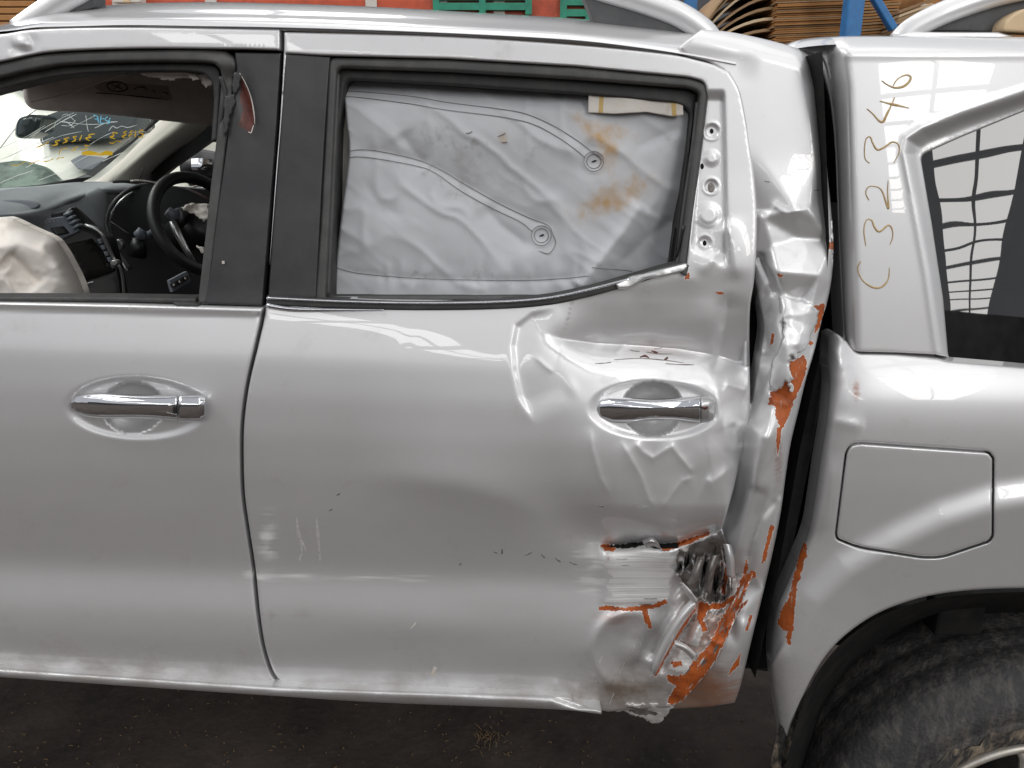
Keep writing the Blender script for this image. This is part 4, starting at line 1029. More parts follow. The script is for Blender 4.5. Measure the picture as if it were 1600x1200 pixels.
# ================================================================== CAB REAR SIDE (C pillar)
ctrl = [(1100, 40, 0), (1140, 62, 0), (1200, 66, 0), (1262, 88, 14), (1300, 90, 40), (1160, 150, 0), (1185, 150, 0), (1240, 150, -2), (1272, 150, 6), (1292, 150, 34),
        (1170, 240, 4), (1190, 250, -2), (1235, 250, -3), (1276, 250, 4), (1300, 250, 34),
        (1178, 330, 14), (1192, 340, 2), (1240, 326, -10), (1266, 338, -3), (1302, 376, 20), (1250, 372, 12), (1205, 385, 6),
        (1178, 400, 26), (1198, 400, 10), (1214, 424, -14), (1262, 396, 2), (1280, 430, -6), (1305, 440, 26), (1226, 458, 2), (1250, 466, 14), (1228, 484, -10), (1268, 478, -2), (1292, 490, 22),
        (1178, 470, 40), (1190, 500, 30), (1208, 470, 16), (1214, 505, -4), (1220, 530, -8), (1262, 520, 6), (1284, 520, 28), (1200, 545, 30), (1216, 560, 2), (1240, 556, -4), (1268, 575, 20),
        (1175, 560, 52), (1188, 600, 44), (1198, 610, 16), (1210, 625, 0), (1236, 630, 4), (1252, 630, 24), (1172, 660, 50), (1184, 680, 24), (1204, 680, 4), (1224, 690, 6), (1244, 690, 30),
        (1165, 760, 46), (1180, 760, 18), (1200, 770, 2), (1218, 780, 8), (1236, 780, 34), (1140, 830, 50), (1160, 840, 26), (1184, 850, 4), (1204, 850, 10), (1226, 850, 40),
        (1120, 900, 56), (1150, 900, 28), (1178, 900, 6), (1194, 920, 12), (1210, 920, 40), (1130, 960, 34), (1160, 960, 10), (1180, 970, 18), (1196, 980, 40),
        (1100, 1010, 40), (1130, 1010, 16), (1156, 1010, 14), (1176, 1020, 40), (1060, 1080, 30), (1100, 1060, 12), (1130, 1064, 12), (1155, 1080, 30), (1040, 1120, 30), (1110, 1110, 26), (1150, 1110, 40)]
_cv = np.array([(a, b) for a, b, c in ctrl], float); _cz = np.array([c for a, b, c in ctrl]) * 0.001
_tri = geometry.delaunay_2d_cdt([Vector(p) for p in _cv], [], [], 0, 1e-4)
_tv = np.array([(v.x, v.y) for v in _tri[0]]); _tz = np.array([_cz[np.argmin(np.hypot(*(_cv - v).T))] for v in _tv])
def facet(x, y):
    out = np.zeros(len(x)); done = np.zeros(len(x), bool)
    for f in _tri[2]:
        a, b, c = _tv[f[0]], _tv[f[1]], _tv[f[2]]
        det = (b[0] - a[0]) * (c[1] - a[1]) - (c[0] - a[0]) * (b[1] - a[1])
        if abs(det) < 1e-6: continue
        u = ((x - a[0]) * (c[1] - a[1]) - (c[0] - a[0]) * (y - a[1])) / det
        v = ((b[0] - a[0]) * (y - a[1]) - (x - a[0]) * (b[1] - a[1])) / det
        m = (u >= -1e-6) & (v >= -1e-6) & (u + v <= 1 + 1e-6) & ~done
        out[m] = (_tz[f[0]] * (1 - u - v) + _tz[f[1]] * u + _tz[f[2]] * v)[m]
        done |= m
    return out
def csmooth(x, y, r=5.0):
    s = facet(x, y) * 2
    for k in range(8):
        a = k * math.pi / 4; q = r * (1 if k % 2 else 0.55)
        s = s + facet(x + q * math.cos(a), y + q * math.sin(a))
    return s / 10
def cab_depth(x, y):
    up = 1 - smooth01(220, 330, y)
    rr = 3.4 + 4.5 * up
    s = csmooth(x, y, 5.0) * (1 - up) + 0.0
    d = base(x, y) + 0.002 + s
    e_ = np.interp(y, [60, 84, 140, 250, 330], [1240, 1262, 1283, 1292, 1299])
    d = d + up * 0.03 * np.clip((x - (e_ - 18)) / 18, 0, 1.2) ** 2 + up * 0.03 * np.clip((92 - y + 0.25 * (x - 1180)) / 40, 0, 1.3) ** 2
    d += 0.0004 * fbm(x / 22, y / 22, 91, 3) * (1 - up)
    d += crease(x, y, [(1200, 340), (1212, 322), (1230, 334), (1262, 326), (1282, 350)], -0.004, 5, 6, 0.2, 1.5)
    d += crease(x, y, [(1206, 630), (1193, 683), (1177, 754), (1166, 800), (1154, 860), (1146, 910)], -0.036, 18, 26, 0.2, 12)
    d += crease(x, y, [(1220, 770), (1202, 792), (1188, 808), (1175, 842), (1166, 885)], 0.012, 5, 16, 0.15, 2)
    d += crease(x, y, [(1182, 392), (1198, 430), (1216, 466)], 0.014, 6, 8, 0.15, 2)
    d += crease(x, y, [(1196, 470), (1192, 520), (1200, 570)], 0.010, 12, 12, 0.25, 6)
    d += crease(x, y, [(1168, 960), (1148, 1010), (1118, 1060)], -0.006, 14, 16, 0.2, 6)
    return d
cab_right = [(1262, 84), (1274, 100), (1283, 140), (1288, 200), (1292, 260), (1298, 320), (1302, 378), (1300, 430), (1293, 470), (1284, 500), (1272, 550), (1260, 590), (1248, 640), (1236, 690), (1228, 740), (1220, 800), (1208, 860), (1194, 920), (1178, 985), (1166, 1035), (1156, 1075), (1148, 1098)]
prim_cab = [
    jag([(1266, 480), (1284, 475), (1289, 474), (1286, 492), (1278, 516), (1272, 522), (1274, 506), (1268, 490)], 1.2, 31, 3),
    jag([(1234, 566), (1244, 560), (1257, 555), (1262, 566), (1256, 590), (1247, 614), (1234, 644), (1221, 674), (1213, 652), (1210, 634), (1200, 633), (1205, 614), (1222, 603), (1236, 590)], 1.8, 32, 3),
    jag([(1214, 668), (1222, 668), (1219, 690), (1215, 712), (1213, 690)], 0.8, 33, 3),
    jag([(1292, 379), (1304, 376), (1303, 390), (1291, 387)], 1.2, 34, 3),
    jag([(1214, 427), (1224, 430), (1222, 434), (1216, 432)], 0.6, 35, 2),
    jag([(1252, 520), (1260, 528), (1272, 536), (1266, 540), (1256, 530)], 1.0, 36, 2),
    jag([(1166, 870), (1169, 888), (1156, 930), (1148, 934), (1160, 900)], 1.2, 37, 3),
    jag([(1172, 892), (1180, 893), (1182, 902), (1174, 904)], 1.0, 38, 2),
    jag([(1204, 820), (1210, 822), (1202, 850), (1196, 876), (1190, 880), (1196, 850)], 1.0, 39, 3),
    jag([(1168, 936), (1166, 944), (1150, 962), (1140, 960), (1152, 950)], 1.0, 40, 3),
    jag([(1172, 960), (1176, 962), (1168, 985), (1164, 985)], 0.8, 41, 2),
    jag([(1158, 1020), (1154, 1040), (1138, 1056), (1142, 1044)], 0.8, 42, 2),
    jag([(1206, 520), (1210, 522), (1208, 536), (1203, 540)], 0.6, 43, 2),
]
def wear_cab(x, y):
    n = fbm(x / 30, y / 20, 95)
    dirt = 0.04 + 0.75 * smooth01(980, 1090, y) * smooth01(1200, 1090, x) + 0.12 * n + 0.25 * smooth01(900, 1050, y)
    ru = gauss(x, y, 1110, 1080, 40, 30, 0.3) + gauss(x, y, 1216, 720, 4, 30, 0.3)
    return 0 * x, np.clip(dirt, 0, 1), np.clip(ru, 0, 1)
cab_out = cr([(1096, 46), (1140, 50), (1190, 60), (1235, 72), (1262, 84)], 5) + cr(cab_right, 4)[1:] + [(1110, 1104), (1050, 1108), (1044, 1090), (1085, 1040), (1112, 1000), (1125, 950), (1120, 900), (1118, 840), (1140, 760), (1158, 690), (1162, 600), (1162, 480), (1172, 400), (1174, 330), (1168, 270), (1160, 200), (1148, 142), (1130, 110), (1104, 96), (1070, 88), (1060, 74)]
cs = panel("cab_side_panel", cab_out, lambda x, y: cab_depth(x, y) + 0.010 * smooth01(1190, 1150, x) * (1 - smooth01(95, 140, y)) * smooth01(60, 100, y) * 0.4, ["paint", "primer", "bare"], truck, grid=5, fine=[(1160, 300, 1310, 720, 3.0)],
           rpx=4, rdep=0.006, flange=0.03, holes=[cr([(1174, 436), (1181, 450), (1190, 490), (1192, 520), (1187, 556), (1179, 600), (1174, 630), (1170, 600), (1170, 500)], 4)], wear=wear_cab, patches=[(jag(grow(p, 1.5), 0.7, 170 + i, 3), 2) for i, p in enumerate(prim_cab)] + [(p, 1) for p in prim_cab], label="crumpled silver panel behind the rear door with torn rusty edge")
for pts in [[(1195, 283), (1199, 284), (1203, 284)], [(1272, 298), (1276, 297), (1280, 297)]]:
    stroke("dark_nick", pts, 1.3, cab_depth, "crushed", cs, lift=0.0008, step_=2)
stroke("peeled_flake", [(1231, 600), (1238, 604), (1236, 612)], 6, cab_depth, "bare", cs, lift=0.004, step_=2)
stroke("peeled_flake", [(1221, 466), (1224, 482), (1219, 502)], 5, cab_depth, "paint", cs, lift=0.006, step_=3)

skin = jag([(1218, 462), (1246, 470), (1268, 474), (1280, 486), (1276, 506), (1268, 520), (1266, 532), (1258, 546), (1248, 552), (1244, 562), (1237, 556), (1232, 566), (1236, 584), (1240, 592), (1233, 600), (1227, 596), (1221, 607), (1208, 612), (1203, 602), (1204, 578), (1208, 560), (1217, 548), (1224, 530), (1226, 506), (1219, 488)], 1.1, 65, 3)
panel("peeled_skin", skin, lambda x, y: csmooth(x, y, 14.0) + base(x, y) - 0.005 - 0.006 * smooth01(480, 560, y) + 0.0015 * fbm(x / 24, y / 28, 66, 2) + crease(x, y, [(1228, 500), (1250, 520), (1244, 548)], -0.003, 5, 9, 0.2, 1),
      ["paint"], cs, grid=3, rpx=2.5, rdep=0.004, flange=0.004)
# ---- gap between cab and load bed: walls coloured black for its shade
def wall_x(name, pts, Y0, Y1, m, parent, thick=0.0):
    a = [P(x, y, Y0) for x, y in pts]
    v = a + [p + Vector((0, Y1 - Y0, 0)) for p in a]
    n = len(a)
    return mk(name, v, [(i, i + 1, n + i + 1, n + i) for i in range(n - 1)], m, parent, False)
wall_x("cab_back", [(1285, 80), (1290, 200), (1296, 380), (1280, 560), (1250, 700), (1215, 900), (1180, 1060)], 0.05, 1.3, "dark", truck)
wall_x("bed_front_shade", cr([(1284, 112), (1302, 200), (1311, 380), (1318, 540), (1300, 600), (1284, 720), (1262, 860), (1228, 960), (1226, 1100)], 12), 0.115, 1.4, "dark", truck)
panel("rubber_buffer", rounded([(1286, 545), (1294, 560), (1270, 700), (1240, 850), (1222, 960), (1196, 960), (1212, 860), (1240, 700), (1262, 590), (1274, 545)], 4), lambda x, y: 0.10 + 0 * x, ["rubber"], truck, grid=10, rpx=5, rdep=0.02, flange=0.05)
tube("chassis_pipe", [P(1130, 1030, 0.30), P(1180, 1038, 0.29), P(1235, 1046, 0.28)], 0.011, "seal", truck)
box("chassis_rail", P(900, 1075, 0.62) + Vector((0, 0, 0.22)), (4.6, 0.09, 0.12), "dark", truck, bevel=0.008)
sz = P(440, 1080, 0.05).z
box("underbody", (-0.75, 0.75, sz + 0.03), (2.6, 1.30, 0.04), "dark", truck)

# ================================================================== CANOPY
def can_depth(x, y):
    d = 0.036 + 0.054 * (560 - y) / 500 + 0.010 * ((x - 1400) / 300) ** 2
    d = d + 0.060 * np.clip((1338 - np.interp(y, [60, 140, 540], [14, 4, -8]) - x) / 34, 0, 1) ** 2
    d = d + 0.05 * np.clip((84 - y) / 30, 0, 1) ** 2 - 0.0015 * np.exp(-((y - 87) / 4.0) ** 2) * smooth01(1310, 1330, x)
    # frame pressed inwards toward the window
    ed, sg, t = segdist(x, y, [(1700, 108), (1600, 142), (1500, 176), (1440, 200), (1416, 216), (1412, 240), (1430, 330), (1448, 430), (1466, 556), (1470, 700)], False, True)
    d = d + 0.022 * smooth01(0, 26, np.where(sg < 0, ed, 0)) - 0.002 * np.exp(-(ed / 5) ** 2)
    return d
glass_pts = rounded([(1438, 243), (1500, 215), (1600, 174), (1760, 112), (1760, 590), (1600, 572), (1482, 561), (1474, 470), (1456, 350)], [10, 0, 0, 0, 0, 0, 8, 0, 0])
canopy = panel("canopy", cr([(1222, 76), (1240, 66), (1270, 60), (1330, 57), (1460, 57), (1600, 58), (1760, 60)], 6) + [(1760, 600)] + [(1600, 580), (1466, 555)] + cr([(1462, 554), (1400, 551), (1340, 549), (1328, 542), (1322, 533)], 4) + cr([(1320, 520), (1314, 400), (1310, 300), (1304, 200), (1296, 130), (1286, 92), (1262, 80)], 5),
               can_depth, ["paint"], truck, holes=[glass_pts], grid=5.5, fine=[(1395, 190, 1480, 300, 3)], rpx=3, rdep=0.004, flange=0.05)
ct_rows = []
cxs = [1215, 1235, 1270, 1330, 1460, 1600, 1760]
for dy, Y_ in ((12, 0.12), (2, 0.155), (-1, 0.20), (2, 0.3), (20, 0.6), (70, 1.1)):
    ct_rows.append([(x, float(np.interp(x, cxs, [80, 67, 60, 57, 57, 58, 60])) + dy, Y_ + (0.03 if x < 1240 else 0)) for x in cxs])
patch3("canopy_roof", ct_rows, "paint", canopy, nu=60, nv=30)
# front face of the canopy, rounded into the gap
patch3("canopy_front", [[(1262, 76, 0.16), (1288, 100, 0.100), (1305, 200, 0.088), (1313, 380, 0.070), (1320, 536, 0.055)], [(1246, 74, 0.22), (1282, 104, 0.125), (1302, 200, 0.11), (1310, 380, 0.092), (1318, 538, 0.075)], [(1246, 86, 0.3), (1284, 114, 0.2), (1304, 206, 0.2), (1312, 384, 0.2), (1319, 542, 0.2)]], "paint", canopy, nu=30, nv=14)
gl_d = lambda x, y: 0.062 + 0.092 * (560 - y) / 500 + 0.006 * ((x - 1560) / 160) ** 2 + 0.00022 * fbm(x / 110, y / 90, 101, 2)
panel("canopy_window", [(1420, 200), (1760, 80), (1760, 605), (1600, 585), (1465, 575), (1450, 420)], gl_d, ["tint"], canopy, grid=9, rpx=0, rdep=0, flange=0.005)
crl = rail("roof_rail", [(1404, 66), (1424, 46), (1470, 22), (1530, 0), (1590, -16), (1700, -36), (1800, -44)], None, 0.23, canopy, 0.018)
panel("rail_foot", rounded([(1436, 48), (1480, 28), (1540, 8), (1600, -10), (1760, -40), (1760, 20), (1600, 50), (1560, 50), (1500, 48)], 4), lambda x, y: 0.235 + 0 * x, ["greyplastic"], canopy, grid=12, rpx=2, flange=0.03)
panel("rail_base", rounded([(1395, 58), (1420, 50), (1560, 50), (1590, 58), (1590, 64), (1395, 64)], 3), lambda x, y: 0.20 + 0 * x, ["paint"], canopy, grid=8, rpx=3, rdep=0.01, flange=0.05)
# handwriting, read from the bottom of the panel upwards: C 3 2 3 4 6
writing = [[(1345, 408), (1340, 420), (1348, 438), (1364, 449), (1378, 448), (1388, 436), (1390, 418)],
           [(1353, 384), (1350, 360), (1354, 344), (1362, 344), (1366, 354), (1374, 362), (1388, 352), (1394, 358), (1395, 370), (1391, 382)],
           [(1358, 313), (1353, 302), (1356, 293), (1366, 291), (1378, 298), (1388, 326), (1387, 300), (1388, 282)],
           [(1359, 255), (1352, 248), (1351, 230), (1354, 216), (1360, 214), (1364, 224), (1371, 234), (1382, 230), (1394, 222), (1404, 226), (1405, 238), (1397, 254)],
           [(1355, 170), (1364, 178), (1374, 189), (1380, 190), (1386, 178), (1394, 162), (1398, 152)],
           [(1375, 158), (1390, 162), (1408, 166), (1421, 169)],
           [(1378, 126), (1386, 132), (1398, 137), (1412, 135), (1421, 127), (1423, 120), (1417, 117), (1406, 121), (1399, 128), (1396, 134)]]
for i, pts in enumerate(writing):
    stroke("marker_writing", pts, 2.5 if i < 4 else 3.4, can_depth, "marker", canopy, lift=0.0008, step_=2.5, taper=0.5)

# ================================================================== LOAD BED SIDE
flap = rounded([(1330, 694), (1345, 692), (1545, 706), (1552, 716), (1551, 838), (1545, 846), (1470, 871), (1440, 871), (1340, 855), (1308, 842), (1306, 834), (1322, 706)], [8, 2, 6, 2, 6, 4, 20, 10, 20, 8, 4, 6])
def bed_raw(x, y):
    q = y - 0.02 * (x - 1400)
    d = np.interp(q, [500, 545, 575, 610, 650, 700, 760, 850, 930, 1000, 1120, 1200], [0.045, 0.034, 0.016, 0.004, -0.004, -0.006, -0.004, 0.002, 0.010, 0.014, 0.02, 0.03])
    return d
_bq = np.arange(450, 1300, 1.0)
_bt = np.interp(_bq, [450, 545, 562, 585, 620, 660, 700, 760, 850, 930, 1000, 1120, 1200], [0.075, 0.040, 0.028, 0.014, 0.001, -0.005, -0.006, -0.003, 0.006, 0.013, 0.016, 0.022, 0.03])
_bt = np.convolve(np.pad(_bt, 30, mode="edge"), _g, "valid")
arch = [(1212, 1215), (1226, 1165), (1252, 1092), (1292, 1022), (1342, 976), (1400, 946), (1480, 926), (1600, 919), (1760, 925)]
flare = [(1225, 1000), (1262, 930), (1316, 880), (1390, 838), (1470, 800), (1560, 772), (1680, 755), (1760, 752)]
def bed_depth(x, y):
    q = y - 0.015 * (x - 1400)
    d = np.interp(q, _bq, _bt) + 0.008 * ((x - 1450) / 250) ** 2
    ed, sg, t = segdist(x, y, flare, False, True)
    s = np.where(sg > 0, ed, -ed)
    d = d - 0.016 * smooth01(-26, 26, s) + 0.0004 * np.clip(s - 26, 0, 200) * 0.35
    # front edge pulled in and rippled by the blow
    fe = np.interp(y, [500, 525, 600, 720, 830, 940, 1030, 1110, 1220], [1292, 1290, 1295, 1280, 1262, 1216, 1205, 1215, 1222])
    u = x - fe
    d = d + 0.030 * np.exp(-np.maximum(u, 0) / 14.0) + 0.010 * np.exp(-np.maximum(u, 0) / 50.0)
    d = d + crease(x, y, [(1290, 655), (1318, 660), (1350, 668)], -0.003, 8, 10, 0.2, 2) + crease(x, y, [(1300, 700), (1296, 780), (1276, 850)], -0.004, 16, 14, 0.3, 4)
    d = d + crease(x, y, [(1298, 540), (1310, 556), (1316, 580)], -0.003, 6, 8, 0.2, 2)
    # fuel flap seam
    f1 = segdist(x, y, flap)
    d = d + 0.0060 * np.exp(-(f1 / 1.5) ** 2)
    d = d + 0.0012 * np.where(inside(x, y, flap), -1, 0)
    return d
prim_bed = [jag([(1254, 846), (1260, 852), (1261, 866), (1253, 891), (1244, 924), (1241, 960), (1239, 985), (1234, 1009), (1228, 1002), (1231, 987), (1222, 984), (1215, 976), (1219, 957), (1232, 936), (1240, 902), (1248, 870)], 1.7, 51, 3),
            jag([(1260, 796), (1267, 792), (1268, 800), (1262, 802)], 0.8, 52, 2), jag([(1257, 816), (1265, 812), (1264, 822), (1258, 824)], 0.8, 53, 2),
            jag([(1287, 566), (1291, 570), (1289, 590), (1286, 586)], 0.7, 54, 2)]
def wear_bed(x, y):
    n = fbm(x / 40, y / 30, 111)
    dirt = 0.05 + 0.2 * smooth01(900, 1100, y) + 0.15 * n
    sc = gauss(x, y, 1350, 660, 3, 12, 0.4)
    return sc, np.clip(dirt, 0, 1), gauss(x, y, 1338, 612, 3, 10, 0.5)
bed = panel("bed_side", cr([(1292, 526), (1304, 520), (1318, 528), (1334, 547), (1344, 552)], 4) + [(1400, 554), (1466, 560), (1480, 564), (1600, 574), (1760, 590)] + [(1760, 925)] + cr(arch[::-1], 5)[1:] + cr([(1212, 1210), (1222, 1160), (1214, 1108), (1205, 1030), (1210, 970), (1216, 940), (1240, 885), (1262, 830), (1272, 775), (1280, 720), (1290, 660), (1295, 600), (1290, 560)], 5)[1:],
            bed_depth, ["paint", "primer", "bare"], truck, grid=5.5, fine=[(1296, 682, 1562, 882, 3.0)], rpx=4, rdep=0.006, flange=0.03, wear=wear_bed, patches=[(jag(grow(p, 1.5), 0.7, 270 + i, 3), 2) for i, p in enumerate(prim_bed)] + [(p, 1) for p in prim_bed], holes=[flap])
panel("fuel_flap", [(1436 + (x - 1436) * 0.988, 781 + (y - 781) * 0.980) for x, y in flap], lambda x, y: bed_depth(x, y) - 0.0002, ["paint"], bed, grid=6, rpx=3.5, rdep=0.004, flange=0.012)
panel("flap_well", [(1436 + (x - 1436) * 1.03, 781 + (y - 781) * 1.05) for x, y in flap], lambda x, y: np.interp(y - 0.015 * (x - 1400), _bq, _bt) + 0.014 + 0 * x, ["dark"], bed, grid=14, rpx=0, rdep=0, flange=0)
panel("torn_arch_edge", jag([(1222, 1128), (1234, 1112), (1246, 1106), (1250, 1128), (1240, 1160), (1226, 1196), (1214, 1220), (1206, 1200), (1216, 1160)], 1.5, 61), lambda x, y: 0.06 + 0.02 * fbm(x / 14, y / 30, 62), ["mud"], bed, grid=5, rpx=2, rdep=0.004, flange=0.01)

# ---- wheel arch liner + wheel
lin_rows = []
for Y_, sc in ((0.03, 1.02), (0.3, 1.0), (0.62, 0.98)):
    lin_rows.append([(1620 + (x - 1620) * (0.99 if Y_ < .1 else 0.9), 1310 + (y - 1310) * (0.985 if Y_ < .1 else 0.90), Y_) for x, y in [(1214, 1230), (1252, 1092), (1292, 1022), (1342, 976), (1400, 946), (1480, 926), (1600, 919), (1700, 922), (1800, 935)]])
patch3("arch_liner", lin_rows, "dark", truck, nu=40, nv=8)
box("suspension_bracket", P(1490, 958, 0.20), (0.09, 0.05, 0.07), "dark", truck, bevel=0.006)
wc = P(1590, 1312, 0.10)
WY = 0.085
R_T, R_R = 0.405, 0.232
def ring(name, prof, m, parent, n=96, a0=0, wob=None):
    """revolve (radius, Y) profile round the hub"""
    v, f = [], []
    k = len(prof)
    for i in range(n):
        a = 2 * math.pi * i / n
        for j, (r, y) in enumerate(prof):
            rr = r + (wob(a, r, y) if wob else 0)
            v.append((wc.x + rr * math.cos(a), WY + y, wc.z + rr * math.sin(a)))
    for i in range(n):
        for j in range(k - 1):
            f.append((i * k + j, i * k + j + 1, ((i + 1) % n) * k + j + 1, ((i + 1) % n) * k + j))
    return mk(name, v, f, m, parent)
RT = R_T
wheel = ring("wheel", [(R_R + 0.004, 0.035), (R_R + 0.006, 0.006), (R_R, 0.0), (R_R - 0.008, 0.003), (R_R - 0.012, 0.014), (R_R - 0.016, 0.05), (R_R - 0.03, 0.12)], "rim", truck)
ring("tyre", [(R_R, 0.035), (R_R + 0.006, 0.012), (R_R + 0.02, 0.002), (R_R + 0.05, -0.010), (R_R + 0.075, -0.013), (R_R + 0.080, -0.010), (R_R + 0.084, -0.013), (R_R + 0.12, -0.010), (RT - 0.045, -0.001), (RT - 0.030, 0.007), (RT - 0.012, 0.022),
              (RT - 0.003, 0.045), (RT, 0.07), (RT - 0.001, 0.075), (RT - 0.001, 0.085), (RT + 0.001, 0.09), (RT + 0.002, 0.125), (RT, 0.130), (RT, 0.140), (RT + 0.002, 0.145), (RT, 0.2), (RT - 0.02, 0.25), (R_R, 0.25)], "tyre", wheel, n=140,
     wob=lambda a, r, y: (0.004 if (int(a * 140 / 6.2832) % 2 and r > RT - 0.03 and y < 0.06) else 0))
ring("mud_band", [(R_R + 0.006, 0.010), (R_R + 0.02, -0.0005), (R_R + 0.042, -0.0105), (R_R + 0.062, -0.0135)], "mud", wheel, n=140, wob=lambda a, r, y: 0.034 * (vn(np.array([a * 22.]), np.array([r * 3.]), 5)[0]) if r > R_R + 0.03 else 0)
ring("brake_drum", [(0.0, 0.09), (0.12, 0.09), (0.16, 0.1), (0.17, 0.2)], "dark", wheel, n=40)
for k in range(6):
    a = R(92 + 60 * k)
    e = Vector((math.cos(a), 0, math.sin(a))); s_ = Vector((-math.sin(a), 0, math.cos(a)))
    pth = [Vector((wc.x, WY + 0.012, wc.z)) + e * r + Vector((0, yy, 0)) for r, yy in ((0.03, 0.0), (0.08, -0.002), (0.14, 0.0), (0.19, 0.008), (0.212, 0.014))]
    v, f = tube_v(pth, [0.03, 0.026, 0.022, 0.024, 0.034], 10, flat=0.45, axis=(0, 1, 0))
    mk("spoke", v, f, "rim", wheel)
# ================================================================== CABIN seen through the broken front window
def quad(name, pts, m, parent, thick=0.0, label=None):
    o = mk(name, [P(*p) for p in pts], [tuple(range(len(pts)))], m, parent, False, label=label)
    if thick:
        s = o.modifiers.new("thickness", "SOLIDIFY"); s.thickness = thick; s.offset = 0
    return o
const = lambda Yc: (lambda x, y: Yc + 0 * x)
plane = lambda Yc, kx, ky, x0, y0: (lambda x, y: Yc + kx * (x - x0) + ky * (y - y0))

# dark lining: far doors, footwell, rear wall, roof lining
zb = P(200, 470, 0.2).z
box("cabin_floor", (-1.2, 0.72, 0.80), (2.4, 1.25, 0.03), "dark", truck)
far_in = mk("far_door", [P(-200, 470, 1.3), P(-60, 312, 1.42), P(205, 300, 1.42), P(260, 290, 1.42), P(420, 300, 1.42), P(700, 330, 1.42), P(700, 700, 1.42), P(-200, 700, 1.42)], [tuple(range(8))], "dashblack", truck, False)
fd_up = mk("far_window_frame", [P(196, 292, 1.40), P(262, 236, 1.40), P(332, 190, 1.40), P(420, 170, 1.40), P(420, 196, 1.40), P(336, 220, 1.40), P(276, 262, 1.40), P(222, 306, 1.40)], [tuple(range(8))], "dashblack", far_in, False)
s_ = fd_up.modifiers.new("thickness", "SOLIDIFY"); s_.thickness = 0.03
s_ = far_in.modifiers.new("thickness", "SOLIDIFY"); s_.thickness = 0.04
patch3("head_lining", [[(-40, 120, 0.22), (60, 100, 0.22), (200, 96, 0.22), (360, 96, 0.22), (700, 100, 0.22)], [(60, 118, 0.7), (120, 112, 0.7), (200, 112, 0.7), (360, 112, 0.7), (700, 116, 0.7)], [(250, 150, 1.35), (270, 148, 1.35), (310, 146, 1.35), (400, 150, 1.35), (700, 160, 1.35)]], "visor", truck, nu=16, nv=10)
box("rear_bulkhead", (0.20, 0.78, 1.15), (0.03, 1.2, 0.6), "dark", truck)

# far windscreen pillar with its beige cover
patch3("far_pillar_cover", [[(112, 306, 1.16), (170, 268, 1.24), (216, 224, 1.32), (258, 184, 1.38), (300, 140, 1.42)], [(150, 302, 1.14), (196, 264, 1.20), (246, 222, 1.28), (300, 184, 1.34), (350, 150, 1.38)], [(178, 304, 1.20), (206, 282, 1.24), (240, 252, 1.30), (290, 222, 1.36), (360, 196, 1.40)], [(196, 310, 1.30), (214, 290, 1.34), (246, 262, 1.38), (296, 230, 1.42), (364, 204, 1.46)]], "beige", truck, nu=24, nv=16)
# cracked windscreen
ws = mk("windscreen", [P(-160, 318, 0.42), P(40, 300, 0.86), P(126, 290, 1.12), P(162, 272, 1.22), P(214, 226, 1.30), P(262, 180, 1.36), P(300, 140, 1.40), P(120, 90, 0.9), P(-160, 110, 0.35)], [tuple(range(9))], "glass", truck, False)
def ws_depth(x, y): return 0.92 + 0.0021 * (x - 60) + 0.0006 * (y - 250)
mk("windscreen_border", *[(lambda v: (v, [(i, i + 1, i + 9, i + 8) for i in range(7)]))([P(*p) for p in [(-160, 306, .50), (-20, 296, .74), (60, 289, .92), (116, 279, 1.06), (134, 272, 1.12), (160, 252, 1.18), (206, 215, 1.26), (262, 168, 1.34)]] + [P(*p) for p in [(-160, 320, .50), (-20, 303, .74), (60, 297, .92), (120, 289, 1.06), (146, 276, 1.12), (170, 257, 1.18), (212, 220, 1.26), (268, 172, 1.34)]])][0], "dashblack", ws, False)
cr_rng = np.random.default_rng(5)
cracks = [[(0, 286), (20, 277), (52, 266)], [(88, 286), (112, 273), (130, 264)], [(0, 250), (24, 240), (48, 229)], [(10, 246), (50, 228), (84, 214)], [(54, 232), (90, 214), (128, 205)], [(140, 226), (160, 214), (178, 206)],
          [(148, 200), (166, 192), (184, 190)], [(200, 208), (214, 206), (228, 206)], [(30, 238), (60, 206), (96, 186)], [(70, 206), (96, 190), (120, 178)], [(84, 200), (90, 188), (116, 176)], [(110, 200), (130, 190), (150, 180)], [(40, 262), (62, 250), (90, 240)],
          [(104, 262), (124, 250), (140, 242)], [(0, 232), (40, 214), (70, 196)], [(94, 190), (106, 192), (116, 200)], [(96, 182), (104, 178), (118, 190)], [(60, 282), (80, 274), (92, 270)], [(160, 252), (178, 244), (192, 238)]]
for i, c in enumerate(cracks):
    stroke("crack", c, 0.6 + 0.4 * (i % 3 == 0), ws_depth, "crack", ws, lift=0.004, step_=3)
for c in [[(100, 190), (130, 194), (160, 194)], [(134, 180), (136, 196), (138, 206)], [(96, 196), (110, 196), (118, 188)]]:
    stroke("crack", c, 0.7, ws_depth, "crack", ws, lift=0.004, step_=3)
